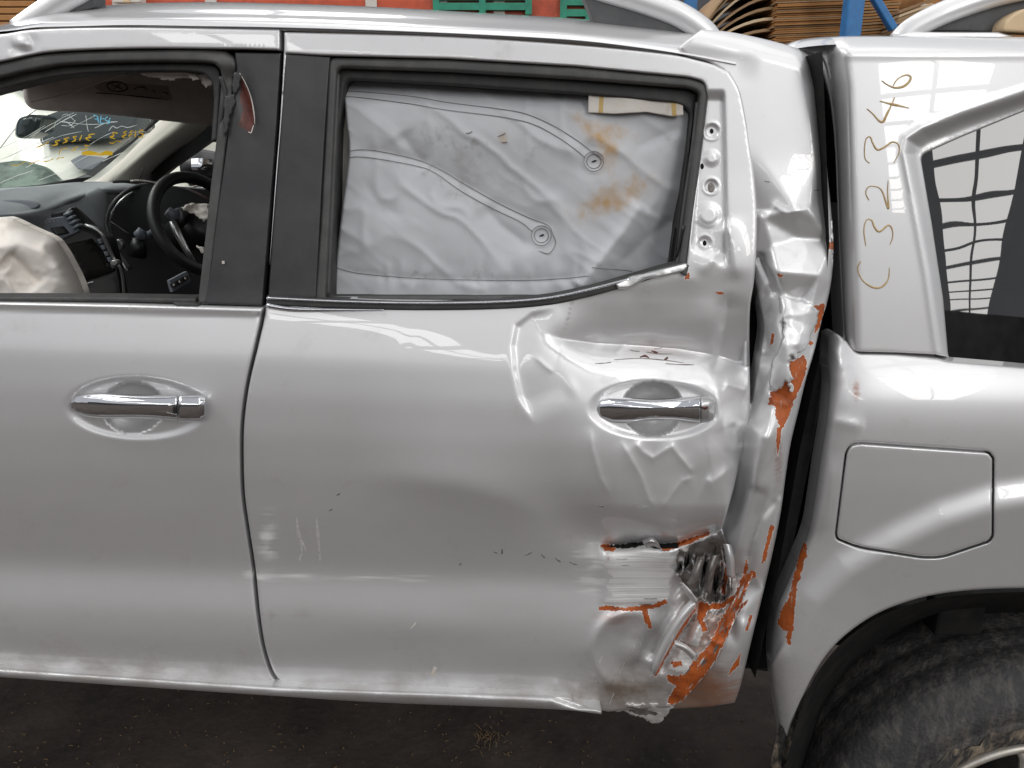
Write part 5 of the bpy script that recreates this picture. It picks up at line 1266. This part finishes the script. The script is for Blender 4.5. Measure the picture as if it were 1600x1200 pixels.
# yard marker writing on the glass, seen from behind (mirror-wise)
def scrawl(pts, w, m="ink", lift=0.006):
    stroke("window_writing", pts, w, ws_depth, m, ws, lift=lift, step_=1.5, taper=0.3)
for pts in [[(224, 204), (219, 203), (218, 207), (223, 209), (222, 214), (216, 214)], [(212, 204), (211, 214)], [(208, 204), (203, 206), (206, 209), (201, 212), (204, 214)], [(198, 205), (193, 207), (197, 210), (191, 213), (196, 216)], [(184, 208), (176, 207), (178, 212), (172, 214), (180, 217)],
            [(148, 209), (138, 211), (142, 214), (134, 216), (140, 220)], [(128, 211), (124, 220)], [(120, 213), (114, 214), (118, 218), (112, 222)], [(108, 215), (100, 217), (105, 220), (98, 224)], [(94, 219), (86, 221), (90, 225), (80, 228)], [(76, 222), (68, 226), (56, 231)]]:
    scrawl(pts, 1.9)
for pts in [[(190, 222), (182, 220), (176, 224), (170, 222)], [(140, 228), (132, 227), (136, 232), (126, 234)], [(122, 229), (114, 232), (118, 234), (110, 236)], [(106, 232), (98, 232), (94, 236), (92, 242)], [(100, 246), (92, 247), (88, 250)], [(84, 248), (74, 252), (66, 252)], [(62, 250), (52, 254), (44, 256)], [(40, 252), (28, 258), (16, 258)]]:
    scrawl(pts, 1.3)
scrawl([(128, 240), (140, 239), (156, 241), (166, 239), (176, 240)], 6.0)
for pts in [[(146, 180), (152, 182), (154, 192)], [(148, 186), (154, 186)], [(158, 181), (157, 192), (164, 192)], [(158, 186), (163, 185)], [(168, 182), (164, 187), (172, 191), (166, 194)], [(172, 184), (170, 190)]]:
    scrawl(pts, 1.6, "inkblue")
scrawl([(170, 204), (176, 197), (182, 200), (190, 197), (200, 199), (214, 195)], 0.9, "crack")

# dashboard -----------------------------------------------------------------
dash = patch3("dashboard", [[(-160, 322, .42), (-20, 300, .72), (60, 294, .90), (120, 288, 1.06), (180, 288, 1.2), (240, 296, 1.30)], [(-160, 335, .40), (-20, 318, .66), (60, 310, .82), (120, 302, .98), (190, 292, 1.12), (250, 300, 1.24)],
                            [(-160, 352, .36), (-20, 338, .60), (40, 332, .72), (88, 322, .84), (118, 312, .94), (160, 296, 1.04)], [(-160, 366, .37), (-20, 346, .60), (46, 340, .72), (92, 332, .84), (128, 326, .94), (164, 306, 1.02)], [(-160, 400, .40), (-20, 380, .64), (60, 376, .76), (130, 390, .86), (170, 396, .94), (176, 380, 1.02)]], "dash", truck, nu=40, nv=26, thick=0.012)
panel("speaker_grille", ellipse(16, 322, 46, 10, 36, -0.03), lambda x, y: np.interp(x, [-60, 70], [0.60, 0.79]) + 0.002 * (322 - y), ["dashgrey"], dash, grid=6, rpx=3, rdep=0.003, flange=0.004, lift=0.012)
panel("center_stack", rounded([(46, 342), (112, 326), (140, 352), (172, 372), (186, 430), (193, 475), (40, 475), (40, 380)], 4), plane(0.80, 0.0008, -0.0004, 120, 400), ["dashblack"], dash, grid=14, rpx=3, rdep=0.006, flange=0.03)
panel("switch_panel", rounded([(52, 345), (98, 338), (124, 362), (94, 376)], 3), plane(0.785, 0.0008, -0.0004, 120, 400), ["dashgrey"], dash, grid=6, rpx=2, rdep=0.003, flange=0.01)
panel("hazard_button", rounded([(78, 356), (98, 353), (108, 364), (88, 369)], 2), plane(0.780, 0.0008, -0.0004, 120, 400), ["dashblack"], dash, grid=6, rpx=2, rdep=0.003, flange=0.008)
for k in range(4):
    x0 = 70 + k * 6
    stroke("button_mark", [(x0, 346 - k * 0.9), (x0 + 1.5, 347 - k * 0.9), (x0 + 3, 349 - k * 0.9)], 1.4, plane(0.782, 0.0008, -0.0004, 120, 400), "satin", dash, step_=1.5)
panel("air_vent", rounded([(98, 336), (112, 323), (132, 350), (118, 361)], 3), plane(0.795, 0.0008, -0.0004, 120, 400), ["dashblack"], dash, grid=6, rpx=2, rdep=0.003, flange=0.02)
for k in range(4):
    t = k / 3
    tube("vent_slat", [P(101 + 15 * t, 336 + 21 * t, 0.78), P(108 + 14 * t, 333 + 19 * t, 0.775), P(113 + 16 * t, 331 + 21 * t, 0.79)], 0.0042, "dashgrey", dash, n=6)
panel("display_screen", rounded([(94, 384), (140, 372), (162, 400), (178, 424), (130, 440), (116, 420)], 2), plane(0.775, 0.0008, -0.0004, 120, 400), ["screen"], dash, grid=14, rpx=2, rdep=0.002, flange=0.01)
for k in range(5):
    panel("screen_button", rounded([(151 + 5 * k, 374 + 9.5 * k), (157 + 5 * k, 373 + 9.5 * k), (161 + 5 * k, 380 + 9.5 * k), (155 + 5 * k, 381.5 + 9.5 * k)], 1), plane(0.772, 0.0008, -0.0004, 120, 400), ["dashgrey"], dash, grid=4, rpx=1, rdep=0.001, flange=0.006)
tube("satin_trim", [P(x, y, z) for x, y, z in cr([(133, 352, .79), (146, 356, .79), (158, 364, .79), (168, 384, .80), (178, 404, .81), (186, 416, .81), (191, 430, .82), (194, 462, .83)], 6)], 0.0042, "satin", dash, n=8)
tube("satin_trim", [P(128, 445, .765), P(136, 443, .765), P(146, 440, .765)], 0.002, "satin", dash, n=6)
panel("volume_knob", ellipse(178, 411, 6, 5, 14), plane(0.79, 0, 0, 0, 0), ["satin"], dash, grid=4, rpx=2, rdep=0.004, flange=0.015)
# instrument hood and its rim
panel("instrument_recess", cr([(168, 350), (172, 326), (190, 304), (215, 292), (250, 290), (300, 300), (340, 340), (340, 470), (200, 470), (196, 420), (178, 385), (168, 350)], 6), const(1.06), ["dashblack"], dash, grid=30, rpx=0, rdep=0, flange=0.03)
tube("instrument_rim", [P(x, y, z) for x, y, z in cr([(204, 420, .93), (182, 388, .95), (169, 362, .97), (166, 344, .99), (174, 322, 1.01), (192, 303, 1.03), (216, 291, 1.06), (248, 287, 1.09)], 6)], 0.0055, "seal", dash, n=8)
tube("instrument_rim", [P(x, y, z) for x, y, z in cr([(200, 424, .95), (184, 396, .97), (173, 366, .99), (171, 346, 1.01), (180, 324, 1.03), (198, 306, 1.05), (222, 295, 1.08), (248, 292, 1.10)], 6)], 0.003, "satin", dash, n=8)
panel("start_button", ellipse(186, 382, 6, 9, 16, -0.4), const(0.94), ["satin"], dash, grid=4, rpx=2.5, rdep=0.005, flange=0.012)
tube("dash_wire", [P(x, y, z) for x, y, z in [(172, 346, .96), (182, 352, .96), (196, 362, .96), (204, 366, .96)]], 0.0016, "seal", dash, n=6)
tube("loose_trim", [P(x, y, z) for x, y, z in cr([(176, 284, .98), (200, 283, 1.0), (224, 283, 1.02), (250, 288, 1.05)], 6)], 0.004, "seal", dash, n=7)
tube("loose_trim", [P(x, y, z) for x, y, z in cr([(204, 283, .99), (216, 282, 1.0), (232, 284, 1.02), (250, 287, 1.05)], 6)], 0.0022, "cream", dash, n=7)
tube("loose_trim", [P(x, y, z) for x, y, z in [(218, 281, 1.0), (221, 272, 1.0), (223, 263, 1.0)]], 0.0014, "dashblack", dash, n=6)
tube("gear_column", [P(214, 400, .95), P(216, 384, .95), P(216, 372, .95)], [0.024, 0.02, 0.014], "dashblack", dash, n=12)
tube("stalk_knob", [P(211, 366, .94), P(216, 364, .94), P(222, 368, .95), P(226, 372, .96)], [0.006, 0.015, 0.015, 0.008], "dashgrey", dash, n=12)
tube("column_stalk", [P(224, 371, .96), P(236, 366, 1.0), P(248, 360, 1.05)], [0.008, 0.011, 0.014], "dashgrey", dash, n=10)
sw = quad("window_switches", [(263, 438, .62), (290, 424, .66), (296, 440, .66), (268, 456, .62)], "dashgrey", dash, 0.012)
for k in range(3):
    quad("window_switch", [(267 + 9 * k, 443 - 5 * k, .612 + .012 * k), (273 + 9 * k, 440 - 5 * k, .62 + .012 * k), (276 + 9 * k, 447 - 5 * k, .62 + .012 * k), (270 + 9 * k, 450 - 5 * k, .612 + .012 * k)], "dashblack", dash, 0.012)
    p = P(271.5 + 9 * k, 445 - 5 * k, .60 + .012 * k)
    box("switch_mark", p, (0.003, 0.002, 0.004), "label", dash)

# steering wheel ------------------------------------------------------------
sc_ = P(312, 350, 1.02)
nv_ = Vector((0.80, -0.48, 0.36)).normalized()
e1 = Vector((0, 0, 1)); e1 = (e1 - nv_ * e1.dot(nv_)).normalized(); e2 = nv_.cross(e1)
def wp(r, a, h=0.0): return sc_ + e1 * (r * math.cos(a)) + e2 * (r * math.sin(a)) + nv_ * h
n_ = 60
ringp = [wp(0.130, 2 * math.pi * i / n_) for i in range(n_ + 1)]
swh = tube("steering_wheel", ringp, 0.0155, "leather", truck, n=14, cap=False, axis=tuple(nv_))
v, f = join([tube_v([wp(0.0, 0, -0.03), wp(0.0, 0, 0.015)], [0.062, 0.05], 18, axis=tuple(e1)), tube_v([wp(0.0, 0, -0.2), wp(0.0, 0, -0.03)], [0.035, 0.05], 14, axis=tuple(e1))])
tube("wheel_hub", [wp(0, 0, -0.2), wp(0, 0, -0.05), wp(0, 0, -0.03), wp(0, 0, 0.012), wp(0, 0, 0.022)], [0.035, 0.05, 0.062, 0.055, 0.03], "dashblack", swh, n=20, axis=tuple(e1))
def toward(px, py):
    d = P(px, py, 1.0) - P(px, py, 0.0)
    o_ = P(px, py, 0.0); t = (sc_ - o_).dot(nv_) / d.dot(nv_)
    return o_ + d * t
tube("wheel_spoke", [toward(262, 330), toward(270, 336), toward(280, 336)], [0.014, 0.014, 0.02], "dashgrey", swh, n=8, axis=tuple(nv_))
tube("wheel_spoke", [toward(270, 346), toward(278, 366), toward(292, 392), toward(304, 410)], [0.010, 0.010, 0.008, 0.006], "satin", swh, n=8, axis=tuple(nv_))
tube("wheel_spoke", [toward(284, 340), toward(276, 338)], [0.03, 0.02], "leather", swh, n=8, axis=tuple(nv_))
panel("burst_airbag", jag([(284, 324), (296, 319), (324, 320), (330, 340), (318, 346), (310, 338), (296, 332), (286, 330)], 1.5, 71), lambda x, y: 0.93 + 0.02 * fbm(x / 12, y / 9, 72), ["cream"], swh, grid=4, rpx=2, rdep=0.006, flange=0.02)
panel("burst_airbag", jag([(306, 384), (316, 388), (322, 396), (314, 396)], 1.0, 73), lambda x, y: 0.93 + 0 * x, ["cream"], swh, grid=4, rpx=1, rdep=0.003, flange=0.01)

# sun visor + its warning label
def visor_fn(x, y):
    t = (y - np.interp(x, [36, 340], [150, 165])) / 26
    return 0.52 - 0.030 * np.exp(-t * t) + 0.0006 * (x - 40) + 0.0016 * fbm(x / 40, y / 14, 75, 2)
visor = panel("sun_visor", cr([(36, 128), (60, 118), (160, 112), (345, 116)], 6) + cr([(345, 198), (250, 188), (180, 180), (110, 174), (60, 172), (44, 166), (37, 152), (36, 130)], 6), visor_fn, ["visor"], truck, grid=7, rpx=7, rdep=0.018, flange=0.03)
panel("visor_label", [(146, 136), (164, 128), (262, 134), (270, 154), (160, 144)], visor_fn, ["visorlabel"], visor, grid=6, rpx=1, rdep=0, flange=0.001, lift=0.0018)
e = ellipse(183, 135.5, 16, 7.5, 24, 0.1)
stroke("label_sign", e + [e[0]], 2.2, visor_fn, "visorprint", visor, lift=0.003, step_=3, taper=0)
for pts in [[(174, 132), (184, 136), (192, 140)], [(178, 139), (184, 134), (188, 131)], [(209, 140), (216, 136), (226, 137), (230, 142)], [(238, 141), (241, 143), (243, 145)], [(255, 144), (260, 145), (263, 148)], [(150, 145), (190, 148), (268, 156)]]:
    stroke("label_sign", pts, 1.8, visor_fn, "visorprint", visor, lift=0.003, step_=2)
stroke("hanging_thread", [(46, 160), (90, 150), (140, 136), (210, 112)], 0.8, const(0.30), "seal", visor, step_=5)
stroke("hanging_thread", [(110, 146), (160, 128), (218, 110)], 0.8, const(0.28), "label", visor, step_=5)

# burst passenger airbag
def pbag(x, y):
    u = (x - 30) / 110; v = (y - 430) / 90
    d = 0.46 - 0.16 * np.sqrt(np.clip(1.25 - u * u * 0.8 - v * v * 0.9, 0, 1))
    wx = x + 10 * fbm(x / 40, y / 40, 81, 2); wy = y + 10 * fbm(x / 40, y / 40, 82, 2)
    rg = lambda a, b, s: np.maximum(1 - np.abs(2 * vn(a, b, s)) * 2, 0)
    d -= 0.006 * rg((wx + wy) / 80, (wx - wy) / 46, 83) ** 3 + 0.0035 * rg(wx / 44, wy / 18, 84) ** 3 + 0.0012 * fbm(x / 12, y / 12, 85, 3)
    d += crease(x, y, [(12, 395), (40, 420), (64, 446)], 0.020, 7, 16, 0.1, 2) + crease(x, y, [(0, 362), (40, 354), (76, 362)], 0.010, 6, 10, 0.1, 2)
    ed = segdist(x, y, pb_edge, False)
    e_ = np.clip(1 - ed / 30, 0, 1)
    return d + 0.12 * (1 - np.sqrt(np.clip(1 - e_ * e_, 0, 1)))
pb_edge = cr([(-150, 360), (-60, 345), (0, 340), (18, 341), (50, 356), (84, 372), (98, 388), (112, 412), (124, 436), (136, 470), (140, 520)], 5)
panel("passenger_airbag", cr([(-150, 360), (-60, 345), (0, 340), (18, 341), (50, 356), (84, 372), (98, 388), (112, 412), (124, 436), (136, 470)], 5) + [(136, 500), (-150, 500)], pbag, ["cream"], truck, grid=4.5, rpx=3, rdep=0.0, flange=0.02)

# far door mirror
mir = patch3("door_mirror", [[(292, 246, 1.62), (300, 243, 1.6), (318, 243, 1.6), (334, 246, 1.62)], [(292, 262, 1.58), (300, 262, 1.56), (318, 262, 1.56), (336, 264, 1.58)], [(296, 278, 1.62), (304, 280, 1.6), (320, 280, 1.6), (336, 276, 1.62)]], "dashblack", truck, nu=14, nv=10, thick=0.05)
patch3("mirror_glass", [[(299, 248, 1.54), (316, 247, 1.53), (331, 249, 1.54)], [(299, 262, 1.53), (316, 262, 1.52), (332, 263, 1.53)], [(303, 276, 1.54), (318, 277, 1.53), (332, 274, 1.54)]], "chrome", mir, nu=8, nv=8)

# ================================================================== BEHIND
# white van parked beyond, seen through the windscreen and the far window
van = thing("parked_van", "white parked van with dark windscreen seen through the cracked windscreen", "van", (-3.4, 3.2, 0.0))
panel("body", rounded([(-260, 120), (20, 140), (60, 168), (90, 172), (260, 176), (300, 190), (310, 340), (-260, 380)], 8), lambda x, y: 3.05 + 0.0055 * (330 - y) + 0.00001 * (x - 100) ** 2, ["white"], van, grid=24, rpx=8, rdep=0.05, flange=0.6)
panel("windscreen", rounded([(58, 186), (96, 172), (236, 178), (240, 206), (190, 218), (100, 222), (64, 226)], 6), lambda x, y: 2.95 + 0.0055 * (330 - y), ["vanglass"], van, grid=20, rpx=4, rdep=0.02, flange=0.03)
panel("number_panel", rounded([(110, 251), (126, 242), (160, 246), (166, 250), (144, 266), (122, 264)], 2), lambda x, y: 2.97 + 0.0055 * (330 - y), ["dashgrey"], van, grid=20, rpx=2, rdep=0.01, flange=0.02)
panel("grille", rounded([(-30, 258), (30, 250), (70, 262), (96, 286), (90, 306), (-30, 310)], 10), lambda x, y: 2.95 + 0.0055 * (330 - y) + 0.02 * fbm(x / 8, y / 8, 91), ["green_reflection"], van, grid=10, rpx=4, rdep=0.03, flange=0.04, label="grey green sheet painting the reflection in the cracked glass")  # sheet coloured as the greenish reflection and tint in the shattered glass
panel("mirror", rounded([(24, 196), (30, 184), (52, 178), (70, 184), (64, 204), (40, 218), (23, 214)], 6), lambda x, y: 3.0 - 0.05 * np.cos((x - 45) / 20), ["vanglass"], van, grid=10, rpx=6, rdep=0.06, flange=0.12)
stroke("panel_seam", [(0, 232), (20, 206), (40, 184), (62, 168)], 1.6, lambda x, y: 3.03 + 0.0055 * (330 - y), "dashblack", van, lift=0.01)
car2 = thing("parked_car", "white parked car with chrome grille seen through the far side window", "car", (-1.2, 3.6, 0.0))
panel("body", rounded([(286, 200), (420, 190), (420, 420), (286, 420)], 8), lambda x, y: 3.6 + 0.0003 * (y - 240), ["white"], car2, grid=24, rpx=8, rdep=0.05, flange=0.5)
for k in range(4):
    tube("grille_bar", [P(296, 262 + 12 * k, 3.55), P(340, 252 + 12 * k, 3.55), P(400, 244 + 12 * k, 3.55)], 0.02, "chrome" if k % 2 else "dashblack", car2, n=8)

# pallet racking with its loads, over the roof
YR = 3.2
def w_at(px, py, Y): return P(px, py, Y)
rack = thing("pallet_rack", "pallet rack with blue uprights and orange beams behind the truck", "storage rack", (0.6, YR, 0.0))
def post(name, px0, py0, px1, py1, Y, w, m, parent):
    a, b = P(px0, py0, Y), P(px1, py1, Y)
    d = (b - a); L_ = d.length
    q = d.to_track_quat("Z", "Y").to_matrix()
    return box(name, (a + b) / 2, (w, w * 0.8, L_), m, parent, rot=q, bevel=0.006)
xu = P(1331, 30, 2.55).x
for x_ in (xu, P(1078, 20, YR + 0.9).x, P(-90, 20, YR).x):
    Yp = 2.55 if x_ == xu else YR + (0.9 if abs(x_ - P(1078, 20, YR + 0.9).x) < 1e-6 else 0)
    box("upright", (x_, Yp, 1.9), (0.07, 0.07, 3.8), "blue", rack, bevel=0.006)
post("brace", 1350, -30, 1396, 46, 2.6, 0.04, "blue", rack)
zb_ = P(500, 6, YR).z
zl = P(500, 14, YR + 0.3).z
box("beam", ((P(-90, 20, YR).x + P(1040, 20, YR).x) / 2, YR + 0.3, zl - 0.02), (P(1040, 20, YR).x - P(-90, 20, YR).x, 0.06, 0.13), "orange", rack, bevel=0.006)
for px in (185, 330, 580, 690, 780):
    p = P(px, 8, YR + 0.26)
    box("beam_clip", (p.x, YR + 0.262, zl), (0.06, 0.012, 0.09), "label", rack)
def frame_crate(px0, px1, py0, py1, Y, lab):
    t = thing("wire_crate", lab, "crate", tuple(P((px0 + px1) / 2, py1, Y)), "green crates on the rack")
    a, b = P(px0, py1, Y), P(px1, py0, Y)
    h = b.z - a.z; w = b.x - a.x
    for z in (a.z + 0.02, a.z + h * 0.95, a.z + h + 0.3):
        for dy in (0, 0.5):
            box("rail", ((a.x + b.x) / 2, Y + dy, z), (w, 0.03, 0.035), "green", t)
    for x in (a.x, (a.x + b.x) / 2, b.x):
        for dy in (0, 0.5):
            box("corner_post", (x, Y + dy, a.z + h / 2 + 0.15), (0.035, 0.032, h + 0.34), "green", t)
    box("load", ((a.x + b.x) / 2, Y + 0.25, a.z + h * 0.5 + 0.1), (w * 0.9, 0.4, h * 0.9), "dark", t)
    return t
frame_crate(682, 826, -6, 17, YR + 0.25, "green metal frame crate on the orange beam, the wider of two")
frame_crate(880, 960, 2, 27, YR + 0.25, "green metal frame crate half hidden behind the roof rail foot")

# stacks of flattened cardboard sheets
def stack(lab, px0, px1, py_top, py_bot, Y, depth_, pitch, mats, sag, group="cardboard stacks on the rack", shift=0.01, seed=1, skew=0.0):
    a, b = P(px0, py_bot, Y), P(px1, py_bot, Y)
    top = P((px0 + px1) / 2, py_top, Y).z
    t = thing("cardboard_stack", lab, "cardboard", ((a.x + b.x) / 2, Y + depth_ / 2, a.z), group)
    rg = np.random.default_rng(seed)
    n = max(3, int((top - a.z) / pitch))
    nx = 9
    for k in range(n):
        z = a.z + k * pitch
        dx = rg.normal(0, shift); dyy = rg.normal(0, shift)
        v, f = [], []
        for i in range(nx):
            s = i / (nx - 1)
            zz = z + sag(s, k / n)
            x = a.x + (b.x - a.x) * s + dx + skew * k * pitch
            for yy, dz in ((0, 0), (0, pitch * 0.72), (depth_, pitch * 0.72), (depth_, 0)):
                v.append((x, Y + yy + dyy, zz + dz))
        for i in range(nx - 1):
            for c in range(4):
                f.append((i * 4 + c, (i + 1) * 4 + c, (i + 1) * 4 + (c + 1) % 4, i * 4 + (c + 1) % 4))
        f += [(0, 1, 2, 3), tuple((nx - 1) * 4 + c for c in (3, 2, 1, 0))]
        mk("cardboard_sheet", v, f, mats[k % len(mats)], t, False)
    return t
def sag0(s, t): return 0.012 * s
def sag_arch(s, t): return (0.30 * t + 0.05) * (1 - (1 - s) ** 2.0) - 0.05
stack("tall stack of flat brown cardboard sheets right of the bowed stack", 1206, 1322, -40, 100, 2.75, 0.7, 0.0085, ["card", "card", "card2", "card"], sag0, seed=3, shift=0.004)
stack("stack of bowed flat cardboard with upward curved ends behind the cab roof", 1086, 1206, 34, 100, 2.80, 0.7, 0.017, ["card2", "card3", "card2"], sag_arch, seed=4, shift=0.006)
stack("stack of flat brown cardboard sheets between the blue upright and blue brace", 1338, 1394, -30, 100, 2.9, 0.7, 0.013, ["card", "card2"], sag0, seed=5, shift=0.004)
stack("stack of flat pale cardboard sheets right of the blue brace", 1392, 1440, 12, 110, 2.75, 0.6, 0.016, ["card2", "card2", "card3"], lambda s, t: 0.05 * s, seed=6, shift=0.005)
bx = thing("cardboard_box", "brown cardboard box with white paper label above the canopy rail", "box", tuple(P(1500, 60, 2.9)), None)
def bpanel(name, px0, px1, py0, py1, Y, dep, m, parent):
    a, b = P(px0, py1, Y), P(px1, py0, Y)
    return box(name, ((a.x + b.x) / 2, Y + dep / 2, (a.z + b.z) / 2), (b.x - a.x, dep, b.z - a.z), m, parent, bevel=0.004)
bpanel("carton", 1434, 1640, -60, 70, 2.9, 0.5, "card", bx)
bpanel("paper_label", 1436, 1470, 6, 36, 2.885, 0.012, "label", bx)
bpanel("flap", 1470, 1476, -30, 60, 2.894, 0.006, "card2", bx)
wb = thing("timber_stack", "stack of brown boards on the rack left of the roof rail", "boards", tuple(P(0, 40, 3.0)), None)
for k in range(8):
    a, b = P(-120, 54 - 11 * k, 3.0), P(62 - 2 * k, 45 - 11 * k, 3.0)
    box("board", ((a.x + b.x) / 2, 3.25, (a.z + b.z) / 2), (b.x - a.x, 0.5, 0.026), "card", wb, rot=Matrix.Rotation(0.0, 3, "X"), bevel=0.003)
lc = thing("cardboard_offcut", "round tan cardboard piece hanging over the canopy at the right edge", "cardboard", tuple(P(1600, 48, 0.18)), None)
panel("cardboard_flap", rounded([(1566, 48), (1570, 34), (1584, 22), (1604, 12), (1680, 8), (1680, 52), (1600, 50)], 6), const(0.20), ["card3"], lc, grid=10, rpx=3, rdep=0.006, flange=0.03)
# pale goods and stripes of other racks between the rails
gd = thing("white_carton", "white carton on the orange beam left of the green crates", "carton", tuple(P(195, 10, YR + 0.2)), None)
bpanel("carton", 176, 214, -40, 4, YR + 0.2, 0.4, "label", gd)
bpanel("tape_band", 192, 197, -40, 4, YR + 0.194, 0.02, "card3", gd)

# loose straw on the floor
def ground(px, py):
    b_ = (600 - py) / F
    k = -(ZC - 0.004) / (b_ * ct - st)
    return Vector(((px - 800) / F * k, -D + k * (ct + b_ * st), 0.004))
parts = []
for k in range(240):
    px, py = RNG.uniform(-50, 1230), RNG.uniform(1080, 1240)
    p = ground(px, py); a = RNG.uniform(0, 3.14); l = RNG.uniform(0.002, 0.011)
    d_ = Vector((math.cos(a), math.sin(a), RNG.uniform(-0.02, 0.06))) * l
    parts.append(tube_v([p, p + d_ * 0.5 + Vector((0, 0, 0.001)), p + d_], 0.0016, 4))
v, f = join(parts)
o = mk("floor_litter", v, f, "strawm", kind="stuff")
tuft = []
c0 = ground(762, 1156)
for k in range(46):
    a = RNG.uniform(0, 6.28); l = RNG.uniform(0.008, 0.026)
    s0 = c0 + Vector((RNG.normal(0, 0.018), RNG.normal(0, 0.022), 0.002))
    d_ = Vector((math.cos(a), math.sin(a), RNG.uniform(0.0, 0.6))) * l
    tuft.append(tube_v([s0, s0 + d_ * 0.5 + Vector((0, 0, 0.003)), s0 + d_], 0.0010, 4))
v, f = join(tuft)
o = mk("straw_tuft", v, f, "strawm"); o["label"] = "small tuft of dry straw on the dark floor below the rear door"; o["category"] = "straw"; o["kind"] = "stuff"
